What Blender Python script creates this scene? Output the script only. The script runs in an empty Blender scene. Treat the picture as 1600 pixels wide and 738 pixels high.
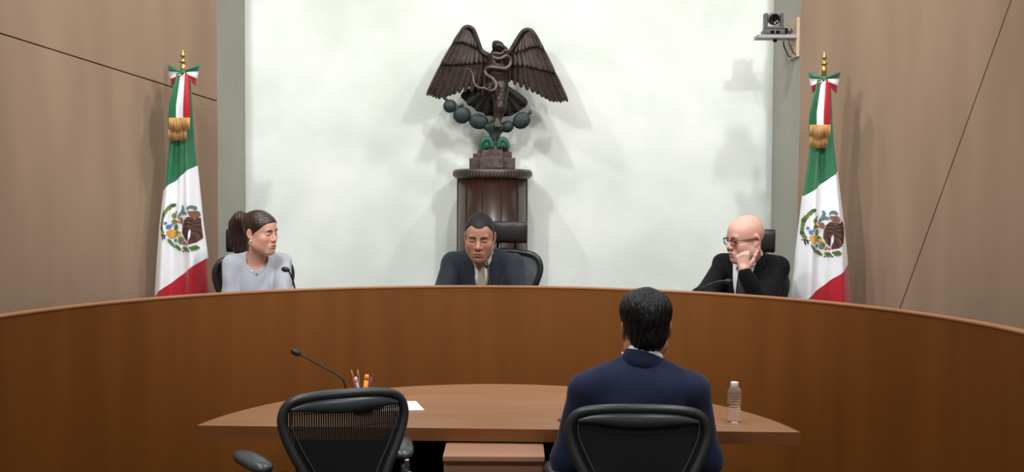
import bpy, bmesh, math, random
import numpy as np
from mathutils import Vector, Matrix

random.seed(7); np.random.seed(7)
SC = bpy.context.scene
COL = SC.collection
R = math.radians

# ------------------------------------------------------------------ camera
F = 1700.0                     # focal length in pixels of the 1600x738 frame
HC = 1.62                      # eye height
PITCH = math.atan((369 - 300) / F)
ROLL = R(0.3)
cam_data = bpy.data.cameras.new('camera')
cam_data.sensor_width = 36.0
cam_data.lens = 36.0 * F / 1600.0
cam_data.clip_start = 0.05
cam = bpy.data.objects.new('camera', cam_data)
COL.objects.link(cam)
cam.matrix_world = Matrix.Translation((0, 0, HC)) @ Matrix.Rotation(R(90) - PITCH, 4, 'X') @ Matrix.Rotation(ROLL, 4, 'Z')
SC.camera = cam

# ------------------------------------------------------------------ world, lights, exposure
SC.view_settings.view_transform = 'Standard'
SC.view_settings.look = 'None'
SC.view_settings.gamma = 1.0
SC.view_settings.use_curve_mapping = False
SC.view_settings.exposure = 0.10
SC.cycles.use_denoising = True
SC.cycles.max_bounces = 6
SC.cycles.sample_clamp_indirect = 6.0
world = bpy.data.worlds.new('room_air'); SC.world = world
world.use_nodes = True
world.node_tree.nodes['Background'].inputs[0].default_value = (0.9, 0.95, 1.0, 1)
world.node_tree.nodes['Background'].inputs[1].default_value = 0.05


def spot(name, loc, target, power, size, radius=0.08, blend=0.6, col=(1, 0.99, 0.98)):
    d = bpy.data.lights.new(name, 'SPOT'); d.energy = power; d.spot_size = R(size); d.spot_blend = blend
    d.shadow_soft_size = radius; d.color = col
    o = bpy.data.objects.new(name, d); COL.objects.link(o); o.location = loc
    o.rotation_euler = (Vector(target) - Vector(loc)).to_track_quat('-Z', 'Y').to_euler()
    return o


def area(name, loc, sx, sy, power, col=(0.97, 0.99, 1.0)):
    d = bpy.data.lights.new(name, 'AREA'); d.shape = 'RECTANGLE'; d.size = sx; d.size_y = sy; d.energy = power; d.color = col
    o = bpy.data.objects.new(name, d); COL.objects.link(o); o.location = loc
    return o


CEIL = 4.45
# two track spots over the public aimed at the statue wall, three ceiling lamps over the dais, panels over the floor
LAMP_SPOTS = [(-2.05, 2.1), (1.95, 2.1)]
LAMP_DOWN = [(-1.75, 5.0), (0.0, 4.9), (1.75, 5.0)]
LAMP_PANELS = [(-1.7, 2.6), (1.7, 2.6), (-1.7, 0.2), (1.7, 0.2)]
for (lx, ly) in LAMP_SPOTS:
    spot('track_spot_light', (lx, ly, CEIL - 0.24), (-0.1 + lx * -0.05, 7.0, 1.9), 255, 66, 0.09)
for (lx, ly) in LAMP_DOWN:
    spot('downlight_light', (lx, ly, CEIL - 0.06), (lx * 0.93, ly + 1.0, 1.2), 132, 130, 0.09, 0.8)
for (lx, ly) in LAMP_PANELS:
    area('panel_light', (lx, ly, CEIL - 0.05), 1.1, 0.5, 52)


# ------------------------------------------------------------------ pixel helpers (points on real planes)
def ray(x, y):
    u = (x - 800) / F; v = (369 - y) / F
    c, s = math.cos(ROLL), math.sin(ROLL)
    u, v = u * c - v * s, u * s + v * c
    return Vector((u, math.cos(PITCH) + v * math.sin(PITCH), -math.sin(PITCH) + v * math.cos(PITCH)))


def at(x, y, d):                # the point seen at a pixel on the vertical plane Y = d
    r = ray(x, y); t = d / r.y
    return Vector((r.x * t, d, HC + r.z * t))


def on_z(x, y, z):              # the point seen at a pixel on the horizontal plane Z = z
    r = ray(x, y); t = (z - HC) / r.z
    return Vector((r.x * t, r.y * t, z))


def on_plane(x, y, p, n):
    r = ray(x, y); o = Vector((0, 0, HC)); t = (Vector(p) - o).dot(n) / r.dot(n)
    return o + r * t


# ------------------------------------------------------------------ materials
def lin(c):
    return tuple((v / 255 / 12.92) if v / 255 <= 0.04045 else ((v / 255 + 0.055) / 1.055) ** 2.4 for v in c) + (1.0,)


def mat(name, rgb, rough=0.5, metal=0.0, spec=0.5, var=0.0, scale=8.0, bump=0.0, bscale=60.0, stretch=(1, 1, 1), rgb2=None, sheen=0.0, coat=0.0, detail=4.0, contrast=0.0):
    m = bpy.data.materials.new(name); m.use_nodes = True
    nt = m.node_tree; b = nt.nodes['Principled BSDF']
    b.inputs['Roughness'].default_value = rough; b.inputs['Metallic'].default_value = metal
    b.inputs['Specular IOR Level'].default_value = spec
    b.inputs['Sheen Weight'].default_value = sheen; b.inputs['Coat Weight'].default_value = coat
    c = lin(rgb); b.inputs['Base Color'].default_value = c
    tc = nt.nodes.new('ShaderNodeTexCoord'); mp = nt.nodes.new('ShaderNodeMapping')
    mp.inputs['Scale'].default_value = stretch
    nt.links.new(tc.outputs['Object'], mp.inputs['Vector'])
    if var > 0 or rgb2:
        n = nt.nodes.new('ShaderNodeTexNoise'); n.inputs['Scale'].default_value = scale; n.inputs['Detail'].default_value = detail
        nt.links.new(mp.outputs[0], n.inputs['Vector'])
        r = nt.nodes.new('ShaderNodeValToRGB')
        r.color_ramp.elements[0].position = 0.3 + contrast; r.color_ramp.elements[1].position = 0.7 - contrast
        if rgb2:
            r.color_ramp.elements[0].color = lin(rgb2); r.color_ramp.elements[1].color = c
        else:
            r.color_ramp.elements[0].color = tuple(v * (1 - var) for v in c[:3]) + (1,)
            r.color_ramp.elements[1].color = tuple(min(1, v * (1 + var)) for v in c[:3]) + (1,)
        nt.links.new(n.outputs['Fac'], r.inputs[0]); nt.links.new(r.outputs[0], b.inputs['Base Color'])
    if bump > 0:
        n2 = nt.nodes.new('ShaderNodeTexNoise'); n2.inputs['Scale'].default_value = bscale; n2.inputs['Detail'].default_value = 3
        nt.links.new(mp.outputs[0], n2.inputs['Vector'])
        bp = nt.nodes.new('ShaderNodeBump'); bp.inputs['Strength'].default_value = bump; bp.inputs['Distance'].default_value = 0.01
        nt.links.new(n2.outputs['Fac'], bp.inputs['Height']); nt.links.new(bp.outputs[0], b.inputs['Normal'])
    return m


def attr_mat(name, rough=0.5, bump=0.0, spec=0.4, sss=0.0):
    m = mat(name, (200, 160, 130), rough, spec=spec, bump=bump, bscale=300)
    nt = m.node_tree; a = nt.nodes.new('ShaderNodeAttribute'); a.attribute_name = 'surface_colour'
    nt.links.new(a.outputs['Color'], nt.nodes['Principled BSDF'].inputs['Base Color'])
    if sss:
        b = nt.nodes['Principled BSDF']; b.inputs['Subsurface Weight'].default_value = sss
        b.inputs['Subsurface Radius'].default_value = (0.01, 0.004, 0.002); b.inputs['Subsurface Scale'].default_value = 0.5
    return m


M = {}
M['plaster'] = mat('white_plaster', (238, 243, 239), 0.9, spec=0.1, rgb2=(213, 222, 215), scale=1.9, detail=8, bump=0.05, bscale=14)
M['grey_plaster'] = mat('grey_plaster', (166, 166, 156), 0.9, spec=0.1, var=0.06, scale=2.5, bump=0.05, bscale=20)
M['tan'] = mat('tan_veneer_panel', (155, 132, 111), 0.62, spec=0.25, rgb2=(140, 118, 98), scale=2.2, stretch=(2.4, 2.4, 0.35), detail=6)
M['gap'] = mat('panel_backing', (70, 55, 42), 0.9)
M['bench'] = mat('bench_veneer', (118, 70, 26), 0.48, spec=0.3, rgb2=(105, 61, 20), scale=3.0, stretch=(3, 3, 0.25), detail=6)
M['ledge'] = mat('bench_edge_wood', (150, 104, 70), 0.45, spec=0.4, var=0.08, scale=6)
M['table'] = mat('table_veneer', (150, 111, 83), 0.32, spec=0.5, rgb2=(139, 101, 73), scale=2.5, stretch=(0.5, 4, 4), detail=6)
M['tedge'] = mat('table_edge_wood', (118, 72, 34), 0.45, var=0.1, scale=4, stretch=(0.4, 3, 3))
M['cab'] = mat('cabinet_veneer', (160, 118, 94), 0.45, var=0.08, scale=4, stretch=(0.4, 3, 3))
M['knee_shade'] = mat('knee_shade_black', (26, 16, 13), 0.7, spec=0.2)  # near-black puts the deep shade of the knee space into the panel colour
M['carpet'] = mat('dark_carpet', (58, 50, 46), 0.95, spec=0.1, var=0.2, scale=160, bump=0.2, bscale=300)
M['ceil'] = mat('ceiling_paint', (225, 222, 214), 0.9)
M['side'] = mat('beige_paint', (190, 172, 150), 0.85, var=0.03)
M['lampwhite'] = mat('lamp_housing', (225, 225, 225), 0.4)
M['lampblack'] = mat('lamp_black', (22, 22, 24), 0.4)
lg = mat('lamp_glass', (255, 250, 240), 0.4); M['lampglass'] = lg
lg.node_tree.nodes['Principled BSDF'].inputs['Emission Color'].default_value = (1, 0.97, 0.92, 1)
lg.node_tree.nodes['Principled BSDF'].inputs['Emission Strength'].default_value = 3.0


# ------------------------------------------------------------------ object helpers
def tag(o, label, cat, group=None):
    o['label'] = label; o['category'] = cat
    if group: o['group'] = group
    return o


def empty(name, loc=(0, 0, 0), rz=0.0):
    o = bpy.data.objects.new(name, None); COL.objects.link(o)
    o.location = loc; o.rotation_euler = (0, 0, rz); o.empty_display_size = 0.1
    return o


def obj(name, V, Fc, m, parent=None, smooth=True, colors=None):
    me = bpy.data.meshes.new(name)
    me.from_pydata([tuple(map(float, v)) for v in V], [], [tuple(map(int, f)) for f in Fc])
    return finish(name, me, m, parent, smooth, colors)


def finish(name, me, m, parent=None, smooth=True, colors=None):
    ms = m if isinstance(m, (list, tuple)) else [m]
    for k in ms: me.materials.append(k)
    if smooth: me.polygons.foreach_set('use_smooth', [True] * len(me.polygons))
    if colors is not None:
        a = me.attributes.new('surface_colour', 'FLOAT_COLOR', 'POINT')
        a.data.foreach_set('color', np.asarray(colors, np.float32).ravel())
    me.update()
    o = bpy.data.objects.new(name, me); COL.objects.link(o)
    if parent: o.parent = parent
    return o


def struct(o):
    o['kind'] = 'structure'; return o


class MB:
    """collects closed shapes into one mesh"""
    def __init__(s): s.V = []; s.F = []; s.mi = []
    def add(s, V, Fc, mi=0, T=None):
        n = len(s.V)
        s.V += [tuple(T @ Vector(v)) if T else tuple(v) for v in V]
        s.F += [tuple(i + n for i in f) for f in Fc]; s.mi += [mi] * len(Fc)
        return s
    def box(s, c, d, T=None, mi=0):
        x, y, z = c; a, b, e = d[0] / 2, d[1] / 2, d[2] / 2
        V = [(x + i * a, y + j * b, z + k * e) for i in (-1, 1) for j in (-1, 1) for k in (-1, 1)]
        return s.add(V, [(0, 1, 3, 2), (4, 6, 7, 5), (0, 4, 5, 1), (2, 3, 7, 6), (0, 2, 6, 4), (1, 5, 7, 3)], mi, T)
    def build(s, name, m, parent=None, smooth=False, bevel=0.0, seg=2):
        me = bpy.data.meshes.new(name); me.from_pydata(s.V, [], s.F)
        for i, p in enumerate(me.polygons): p.material_index = s.mi[i]
        bm = bmesh.new(); bm.from_mesh(me)
        bmesh.ops.recalc_face_normals(bm, faces=bm.faces)
        if bevel > 0:
            bmesh.ops.bevel(bm, geom=[e for e in bm.edges if e.calc_face_angle(0) > 0.5], offset=bevel, segments=seg, profile=0.6, affect='EDGES')
        bm.to_mesh(me); bm.free()
        o = finish(name, me, m, parent, smooth)
        if bevel > 0 and not smooth:
            o.data.polygons.foreach_set('use_smooth', [True] * len(o.data.polygons))
            md = o.modifiers.new('weighted', 'WEIGHTED_NORMAL'); md.keep_sharp = False
        return o


def lathe(prof, n=28, sx=1.0, sy=1.0):
    V = []; Fc = []
    for (r, z) in prof:
        for i in range(n):
            a = 2 * math.pi * i / n; V.append((r * math.cos(a) * sx, r * math.sin(a) * sy, z))
    for k in range(len(prof) - 1):
        for i in range(n):
            j = (i + 1) % n; Fc.append((k * n + i, k * n + j, (k + 1) * n + j, (k + 1) * n + i))
    Fc.append(tuple(range(n))[::-1]); Fc.append(tuple((len(prof) - 1) * n + i for i in range(n)))
    return V, Fc


def spline(P, n=8):
    P = [Vector(p) for p in P]; out = []
    Q = [P[0] * 2 - P[1]] + P + [P[-1] * 2 - P[-2]]
    for i in range(1, len(Q) - 2):
        for k in range(n):
            t = k / n
            a, b, c, d = Q[i - 1], Q[i], Q[i + 1], Q[i + 2]
            out.append(0.5 * ((2 * b) + (c - a) * t + (2 * a - 5 * b + 4 * c - d) * t * t + (3 * b - a - 3 * c + d) * t ** 3))
    out.append(P[-1]); return out


def tube(P, r, n=8, closed=False, flat=1.0, up=None):
    P = [Vector(p) for p in P]; m = len(P); V = []; Fc = []
    rs = r if isinstance(r, (list, tuple)) else [r] * m
    if len(rs) != m: rs = list(np.interp(np.linspace(0, 1, m), np.linspace(0, 1, len(rs)), rs))
    u = Vector(up) if up else None
    for i in range(m):
        if closed: t = P[(i + 1) % m] - P[i - 1]
        else: t = P[min(i + 1, m - 1)] - P[max(i - 1, 0)]
        t.normalize()
        if u is None: u = t.orthogonal()
        w = up and Vector(up) or u
        a = (w - t * w.dot(t))
        if a.length < 1e-5: a = t.orthogonal()
        a.normalize(); u = a; b = t.cross(a)
        for k in range(n):
            g = 2 * math.pi * k / n
            V.append(P[i] + a * math.cos(g) * rs[i] * flat + b * math.sin(g) * rs[i])
    for i in range(m if closed else m - 1):
        j = (i + 1) % m
        for k in range(n):
            l = (k + 1) % n; Fc.append((i * n + k, i * n + l, j * n + l, j * n + k))
    if not closed:
        Fc.append(tuple(range(n))[::-1]); Fc.append(tuple((m - 1) * n + k for k in range(n)))
    return V, Fc


def ellip(c, r, n=14, m=10, rot=None):
    V = []; Fc = []; rot = rot or Matrix.Identity(3)
    prof = [(math.sin(math.pi * k / m), -math.cos(math.pi * k / m)) for k in range(m + 1)]
    prof[0] = (0.02, -1); prof[-1] = (0.02, 1)
    V0, Fc = lathe(prof, n)
    return [Vector(c) + rot @ Vector((v[0] * r[0], v[1] * r[1], v[2] * r[2])) for v in V0], Fc


def prism(poly, y0, y1):
    """polygon in the XZ plane pushed from y0 to y1"""
    n = len(poly)
    V = [(p[0], y0, p[1]) for p in poly] + [(p[0], y1, p[1]) for p in poly]
    Fc = [tuple(range(n)), tuple(range(2 * n - 1, n - 1, -1))]
    Fc += [(i, (i + 1) % n + 0, (i + 1) % n + n, i + n)[::-1] for i in range(n)]
    return V, Fc


# ------------------------------------------------------------------ implicit surfaces
class Field:
    def __init__(s, xs, ys, zs):
        s.ax = [np.asarray(a, np.float32) for a in (xs, ys, zs)]
        s.D = np.full([len(a) for a in s.ax], 1.0, np.float32)
    def box(s, lo, hi):
        sl = []
        for a, l, h in zip(s.ax, lo, hi):
            i = max(0, int(np.searchsorted(a, l)) - 1); j = min(len(a), int(np.searchsorted(a, h)) + 1)
            if j <= i: return None
            sl.append(slice(i, j))
        return tuple(sl)
    def grid(s, sl):
        return (s.ax[0][sl[0]][:, None, None], s.ax[1][sl[1]][None, :, None], s.ax[2][sl[2]][None, None, :])
    def put(s, prim, k=0.02, grow=0.0, sub=False):
        fn, lo, hi = prim
        m = k + grow + 0.02
        sl = s.box([v - m for v in lo], [v + m for v in hi])
        if sl is None: return s
        d = (fn(*s.grid(sl)) - grow).astype(np.float32)
        A = s.D[sl]
        if not sub:
            h = np.maximum(k - np.abs(A - d), 0) / k
            s.D[sl] = np.minimum(A, d) - h * h * k * 0.25
        else:
            d = -d; h = np.maximum(k - np.abs(A - d), 0) / k
            s.D[sl] = np.maximum(A, d) + h * h * k * 0.25
        return s
    def warp(s, fn):
        X, Y, Z = s.grid(tuple(slice(None) for _ in range(3)))
        s.D = (s.D + fn(X, Y, Z)).astype(np.float32); return s
    def cut(s, fn):             # keep where fn < 0
        X, Y, Z = s.grid(tuple(slice(None) for _ in range(3)))
        s.D = np.maximum(s.D, fn(X, Y, Z)).astype(np.float32); return s
    def mesh(s):
        D = s.D; S = D < 0
        c = np.zeros([n - 1 for n in D.shape], np.int8)
        offs = [(i, j, k) for i in (0, 1) for j in (0, 1) for k in (0, 1)]
        for i, j, k in offs:
            c += S[i:D.shape[0] - 1 + i, j:D.shape[1] - 1 + j, k:D.shape[2] - 1 + k]
        act = (c > 0) & (c < 8)
        idx = np.full(c.shape, -1, np.int64); I = np.argwhere(act); idx[act] = np.arange(len(I))
        acc = np.zeros((len(I), 3)); cnt = np.zeros(len(I))
        for a in offs:
            for ax in range(3):
                if a[ax]: continue
                b = list(a); b[ax] = 1
                va = D[I[:, 0] + a[0], I[:, 1] + a[1], I[:, 2] + a[2]]; vb = D[I[:, 0] + b[0], I[:, 1] + b[1], I[:, 2] + b[2]]
                q = (va < 0) != (vb < 0)
                t = va[q] / (va[q] - vb[q]); p = np.tile(np.array(a, float), (q.sum(), 1)); p[:, ax] = t
                acc[q] += p; cnt[q] += 1
        pos = I + acc / cnt[:, None]
        V = np.stack([np.interp(pos[:, k], np.arange(len(s.ax[k])), s.ax[k]) for k in range(3)], 1)
        Q = []
        for ax in range(3):
            o1, o2 = [(1, 2), (2, 0), (0, 1)][ax]
            n = list(D.shape)
            lo = [slice(None)] * 3; hi = [slice(None)] * 3
            lo[ax] = slice(0, n[ax] - 1); hi[ax] = slice(1, n[ax])
            for o in (o1, o2):
                lo[o] = slice(1, n[o] - 1); hi[o] = slice(1, n[o] - 1)
            s0 = S[tuple(lo)]; s1 = S[tuple(hi)]
            E = np.argwhere(s0 != s1)
            if not len(E): continue
            flag = s0[E[:, 0], E[:, 1], E[:, 2]]
            E[:, o1] += 1; E[:, o2] += 1
            def cell(d1, d2):
                G = E.copy(); G[:, o1] += d1; G[:, o2] += d2
                return idx[G[:, 0], G[:, 1], G[:, 2]]
            q = np.stack([cell(-1, -1), cell(0, -1), cell(0, 0), cell(-1, 0)], 1)
            q[~flag] = q[~flag][:, ::-1]
            Q.append(q)
        Q = np.concatenate(Q) if Q else np.zeros((0, 4), int)
        Q = Q[(Q >= 0).all(1)]
        return V, Q


def axis(*segs):
    out = []
    for a, b, st in segs:
        n = max(1, int(round((b - a) / st))); out += list(np.linspace(a, b, n, endpoint=False))
    out.append(segs[-1][1]); return out


def E_(c, r, rot=None):
    c = np.array(c, float); r = np.array(r, float); Rm = np.array(rot) if rot is not None else np.eye(3)
    e = np.sqrt(((Rm * r[None, :]) ** 2).sum(1))
    def fn(X, Y, Z):
        x, y, z = X - c[0], Y - c[1], Z - c[2]
        if rot is not None:
            x, y, z = (Rm[0, 0] * x + Rm[1, 0] * y + Rm[2, 0] * z, Rm[0, 1] * x + Rm[1, 1] * y + Rm[2, 1] * z, Rm[0, 2] * x + Rm[1, 2] * y + Rm[2, 2] * z)
        k0 = np.sqrt((x / r[0]) ** 2 + (y / r[1]) ** 2 + (z / r[2]) ** 2)
        k1 = np.sqrt((x / r[0] ** 2) ** 2 + (y / r[1] ** 2) ** 2 + (z / r[2] ** 2) ** 2) + 1e-9
        return k0 * (k0 - 1) / k1
    return fn, c - e, c + e


def C_(a, b, ra, rb=None):
    rb = ra if rb is None else rb
    a = np.array(a, float); b = np.array(b, float); ba = b - a; L = (ba ** 2).sum() + 1e-12
    def fn(X, Y, Z):
        x, y, z = X - a[0], Y - a[1], Z - a[2]
        t = np.clip((x * ba[0] + y * ba[1] + z * ba[2]) / L, 0, 1)
        return np.sqrt((x - t * ba[0]) ** 2 + (y - t * ba[1]) ** 2 + (z - t * ba[2]) ** 2) - (ra + (rb - ra) * t)
    m = max(ra, rb)
    return fn, np.minimum(a, b) - m, np.maximum(a, b) + m


def poly2(poly, A, B):
    """signed distance to a polygon in the plane of arrays A, B"""
    P = np.array(poly, float); d = np.full(np.broadcast(A, B).shape, 1e9); sgn = np.ones(d.shape)
    n = len(P)
    for i in range(n):
        j = (i - 1) % n
        ex, ey = P[j] - P[i]; wx, wy = A - P[i][0], B - P[i][1]
        t = np.clip((wx * ex + wy * ey) / (ex * ex + ey * ey), 0, 1)
        d = np.minimum(d, (wx - ex * t) ** 2 + (wy - ey * t) ** 2)
        c1 = B >= P[i][1]; c2 = B < P[j][1]; c3 = ex * wy > ey * wx
        sgn = np.where((c1 & c2 & c3) | (~c1 & ~c2 & ~c3), -sgn, sgn)
    return sgn * np.sqrt(d)

# ------------------------------------------------------------------ the room
WY = 7.1
XL, XR, YF = -1.739, 1.69, 6.44
SPL = R(28); SL = 5.0
LE = (XL - math.sin(SPL) * SL, YF - math.cos(SPL) * SL); RE = (XR + math.sin(SPL) * SL, YF - math.cos(SPL) * SL)
BY = -3.0
OUT = [(XL, WY), (XR, WY), (XR, YF), RE, (RE[0], BY), (LE[0], BY), LE, (XL, YF)]


def slab(name, a, b, z0, z1, th, m):
    """upright wall from a to b, its inner face on the line a-b, thickness to the left of a->b"""
    a = Vector((a[0], a[1], 0)); b = Vector((b[0], b[1], 0)); t = (b - a).normalized(); n = Vector((-t.y, t.x, 0))
    V = [a, b, b + n * th, a + n * th]
    V = [(v.x, v.y, z) for z in (z0, z1) for v in V]
    o = MB().add(V, [(0, 1, 2, 3), (4, 5, 6, 7), (0, 1, 5, 4), (1, 2, 6, 5), (2, 3, 7, 6), (3, 0, 4, 7)]).build(name, m)
    return struct(o)


struct(MB().add([(x, y, z) for z in (-0.1, 0) for x, y in OUT], [tuple(range(8)), tuple(range(8, 16))] + [(i, (i + 1) % 8, (i + 1) % 8 + 8, i + 8) for i in range(8)]).build('floor', M['carpet']))
struct(MB().add([(x, y, z) for z in (CEIL, CEIL + 0.1) for x, y in OUT], [tuple(range(8)), tuple(range(8, 16))] + [(i, (i + 1) % 8, (i + 1) % 8 + 8, i + 8) for i in range(8)]).build('ceiling', M['ceil']))
slab('wall_back', (XR + 0.1, WY), (XL - 0.1, WY), 0, CEIL, -0.12, M['plaster'])
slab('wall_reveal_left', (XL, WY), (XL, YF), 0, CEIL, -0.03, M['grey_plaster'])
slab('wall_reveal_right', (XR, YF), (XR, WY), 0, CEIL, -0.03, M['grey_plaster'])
slab('wall_side_left', LE, (LE[0], BY), 0, CEIL, -0.1, M['side'])
slab('wall_side_right', (RE[0], BY), RE, 0, CEIL, -0.1, M['side'])
slab('wall_front', (LE[0], BY), (RE[0], BY), 0, CEIL, -0.1, M['side'])


def clip_poly(P, a, b, keep):
    """keep the part of a polygon on one side of the line a-b (2D)"""
    def sd(p): return ((b[0] - a[0]) * (p[1] - a[1]) - (b[1] - a[1]) * (p[0] - a[0])) / math.hypot(b[0] - a[0], b[1] - a[1]) * keep - 0.003
    out = []
    for i in range(len(P)):
        p, q = P[i], P[(i + 1) % len(P)]; sp, sq = sd(p), sd(q)
        if sp >= 0: out.append(p)
        if (sp >= 0) != (sq >= 0):
            t = sp / (sp - sq); out.append((p[0] + (q[0] - p[0]) * t, p[1] + (q[1] - p[1]) * t))
    return out


def tan_wall(name, corner, far, seam_px):
    a = Vector((corner[0], corner[1], 0)); b = Vector((far[0], far[1], 0)); t = (b - a).normalized()
    n = Vector((-t.y, t.x, 0))
    if n.dot(Vector((0, 2, 0)) - a) < 0: n = -n                     # towards the room
    L = (b - a).length
    def W(p, off): return a + t * p[0] + n * off + Vector((0, 0, p[1]))
    base = MB().add([W(p, o) for o in (-0.1, -0.02) for p in ((0, 0), (L, 0), (L, CEIL), (0, CEIL))], [(0, 1, 2, 3), (4, 5, 6, 7), (0, 1, 5, 4), (1, 2, 6, 5), (2, 3, 7, 6), (3, 0, 4, 7)]).build(name, M['gap'])
    struct(base)
    s = []
    for px in seam_px:
        w = on_plane(px[0], px[1], a, n) - a; s.append((w.dot(t), w.z))
    rect = [(0.0, 0.0), (L, 0.0), (L, CEIL), (0.0, CEIL)]
    for k in (1, -1):
        P = clip_poly(rect, s[0], s[1], k)
        m = len(P)
        V = [W(p, -0.02) for p in P] + [W(p, 0.0) for p in P]
        MB().add(V, [tuple(range(m)), tuple(range(m, 2 * m))] + [(i, (i + 1) % m, (i + 1) % m + m, i + m) for i in range(m)]).build('panel', M['tan'], base, bevel=0.0015, seg=1)


tan_wall('wall_left', (XL, YF), LE, [(144, 97), (339, 158)])
tan_wall('wall_right', (XR, YF), RE, [(1409, 474), (1453, 352)])

# lamps in the ceiling
for (lx, ly) in LAMP_SPOTS:
    t = empty('track_spotlight', (lx, ly, CEIL)); tag(t, 'black track spotlight on the ceiling aimed at the statue, ' + ('left' if lx < 0 else 'right') + ' one', 'lamp', 'track spotlights')
    MB().box((0, 0, -0.015), (0.12, 0.12, 0.03)).build('base', M['lampblack'], t, bevel=0.004)
    V, Fc = tube([(0, 0, -0.03), (0, 0, -0.12)], 0.012); obj('stem', V, Fc, M['lampblack'], t)
    V, Fc = lathe([(0.05, 0.09), (0.075, 0.08), (0.085, -0.06), (0.08, -0.06), (0.07, 0.06)], 24)
    h = obj('shade', V, Fc, M['lampblack'], t); h.location = (0, -0.02, -0.15)
    h.rotation_euler = (Vector((-lx, 5, -2.3))).to_track_quat('-Z', 'Y').to_euler()
for i, (lx, ly) in enumerate(LAMP_DOWN):
    t = empty('downlight', (lx, ly, CEIL)); tag(t, 'round recessed downlight over the judges bench, ' + ('left', 'middle', 'right')[i] + ' one', 'lamp', 'recessed downlights')
    V, Fc = lathe([(0.10, 0.0), (0.13, 0.0), (0.135, -0.01), (0.10, -0.015)], 28); obj('rim', V, Fc, M['lampwhite'], t)
for i, (lx, ly) in enumerate(LAMP_PANELS):
    t = empty('ceiling_panel_lamp', (lx, ly, CEIL)); tag(t, 'flat white ceiling panel lamp over the public floor, ' + ('front left', 'front right', 'rear left', 'rear right')[i], 'lamp', 'ceiling panel lamps')
    MB().box((0, 0, -0.01), (1.2, 0.6, 0.02)).build('frame', M['lampwhite'], t, bevel=0.003)
    MB().box((0, 0, -0.024), (1.1, 0.5, 0.01)).build('diffuser', M['lampglass'], t)

# ------------------------------------------------------------------ curved bench and dais
BC = Vector((-0.10, 3.52, 0)); BR = 1.835


def arc_ring(r0, r1, z0, z1, a0, a1, n=96, c=BC):
    V = []; Fc = []
    for i in range(n + 1):
        a = a0 + (a1 - a0) * i / n; s, k = math.sin(a), math.cos(a)
        for (r, z) in ((r0, z0), (r1, z0), (r1, z1), (r0, z1)):
            V.append((c[0] + r * s, c[1] + r * k, z))
    for i in range(n):
        for k in range(4):
            l = (k + 1) % 4; Fc.append((i * 4 + k, i * 4 + l, i * 4 + 4 + l, i * 4 + 4 + k))
    Fc += [(0, 1, 2, 3), (n * 4, n * 4 + 3, n * 4 + 2, n * 4 + 1)]
    return V, Fc


A = R(108)
DAIS = 0.22
ZB = 1.155
bench = empty('judges_bench', (0, 0, 0)); tag(bench, 'long curved brown wood bench front before the three judges', 'bench')
MB().add(*arc_ring(BR, BR + 0.035, 0.0, ZB - 0.009, -A, A)).build('front_panel', M['bench'], bench, smooth=False, bevel=0)
MB().add(*arc_ring(BR - 0.003, BR + 0.05, ZB - 0.009, ZB, -A, A)).build('ledge', M['ledge'], bench, bevel=0.002)
MB().add(*arc_ring(BR + 0.036, BR + 0.60, 0.985, 1.02, -A * 0.72, A * 0.72)).build('desk_top', M['tedge'], bench, bevel=0.004)
for k in range(6):
    a = -A * 0.71 + A * 1.42 * k / 5
    MB().add(*arc_ring(BR + 0.036, BR + 0.5, DAIS, 0.985, a - 0.012, a + 0.012, 1)).build('support', M['bench'], bench)
for o in bench.children:
    if o.name.startswith('front'):
        o.data.polygons.foreach_set('use_smooth', [True] * len(o.data.polygons))
        o.modifiers.new('w', 'WEIGHTED_NORMAL')


def hit(a):
    d = (math.sin(a), math.cos(a)); best = 99
    for i in range(8):
        p, q = OUT[i], OUT[(i + 1) % 8]; e = (q[0] - p[0], q[1] - p[1]); w = (p[0] - BC.x, p[1] - BC.y)
        den = d[0] * e[1] - d[1] * e[0]
        if abs(den) < 1e-9: continue
        t = (w[0] * e[1] - w[1] * e[0]) / den; u = (w[0] * d[1] - w[1] * d[0]) / den
        if t > 0 and -1e-6 <= u <= 1 + 1e-6: best = min(best, t)
    return best


angs = sorted(list(np.linspace(-A, A, 97)) + [math.atan2(p[0] - BC.x, p[1] - BC.y) for p in OUT if abs(math.atan2(p[0] - BC.x, p[1] - BC.y)) < A])
V = []; Fc = []
for a in angs:
    h = hit(a); s, k = math.sin(a), math.cos(a)
    for (r, z) in ((BR + 0.036, 0.0), (h, 0.0), (h, DAIS), (BR + 0.036, DAIS)): V.append((BC.x + r * s, BC.y + r * k, z))
for i in range(len(angs) - 1):
    for k in range(4): Fc.append((i * 4 + k, i * 4 + (k + 1) % 4, i * 4 + 4 + (k + 1) % 4, i * 4 + 4 + k))
e = (len(angs) - 1) * 4; Fc += [(0, 1, 2, 3), (e, e + 3, e + 2, e + 1)]
struct(MB().add(V, Fc).build('floor_dais', M['carpet']))

# ------------------------------------------------------------------ half-moon table
TC = Vector((-0.06, 3.77)); TR = 1.128
TL, TRt = Vector((-1.135, 3.995)), Vector((1.035, 3.935))
table = empty('half_moon_table', (TC.x, TC.y, 0)); tag(table, 'half-moon brown wood table in front of the curved bench', 'table')


def moon(r, inset, n=60):
    """outline of the half-moon, anticlockwise, relative to the table centre"""
    d = (TRt - TL).normalized(); nn = Vector((-d.y, d.x)); a = TL + nn * inset - TC
    b = a.dot(d); c = a.dot(a) - r * r
    t0 = -b - math.sqrt(b * b - c); t1 = -b + math.sqrt(b * b - c)
    p0 = a + d * t0; p1 = a + d * t1
    g0 = math.atan2(p1.y, p1.x); g1 = math.atan2(p0.y, p0.x)
    if g1 < g0: g1 += 2 * math.pi
    return [(r * math.cos(g0 + (g1 - g0) * i / n), r * math.sin(g0 + (g1 - g0) * i / n)) for i in range(n + 1)]


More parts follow.
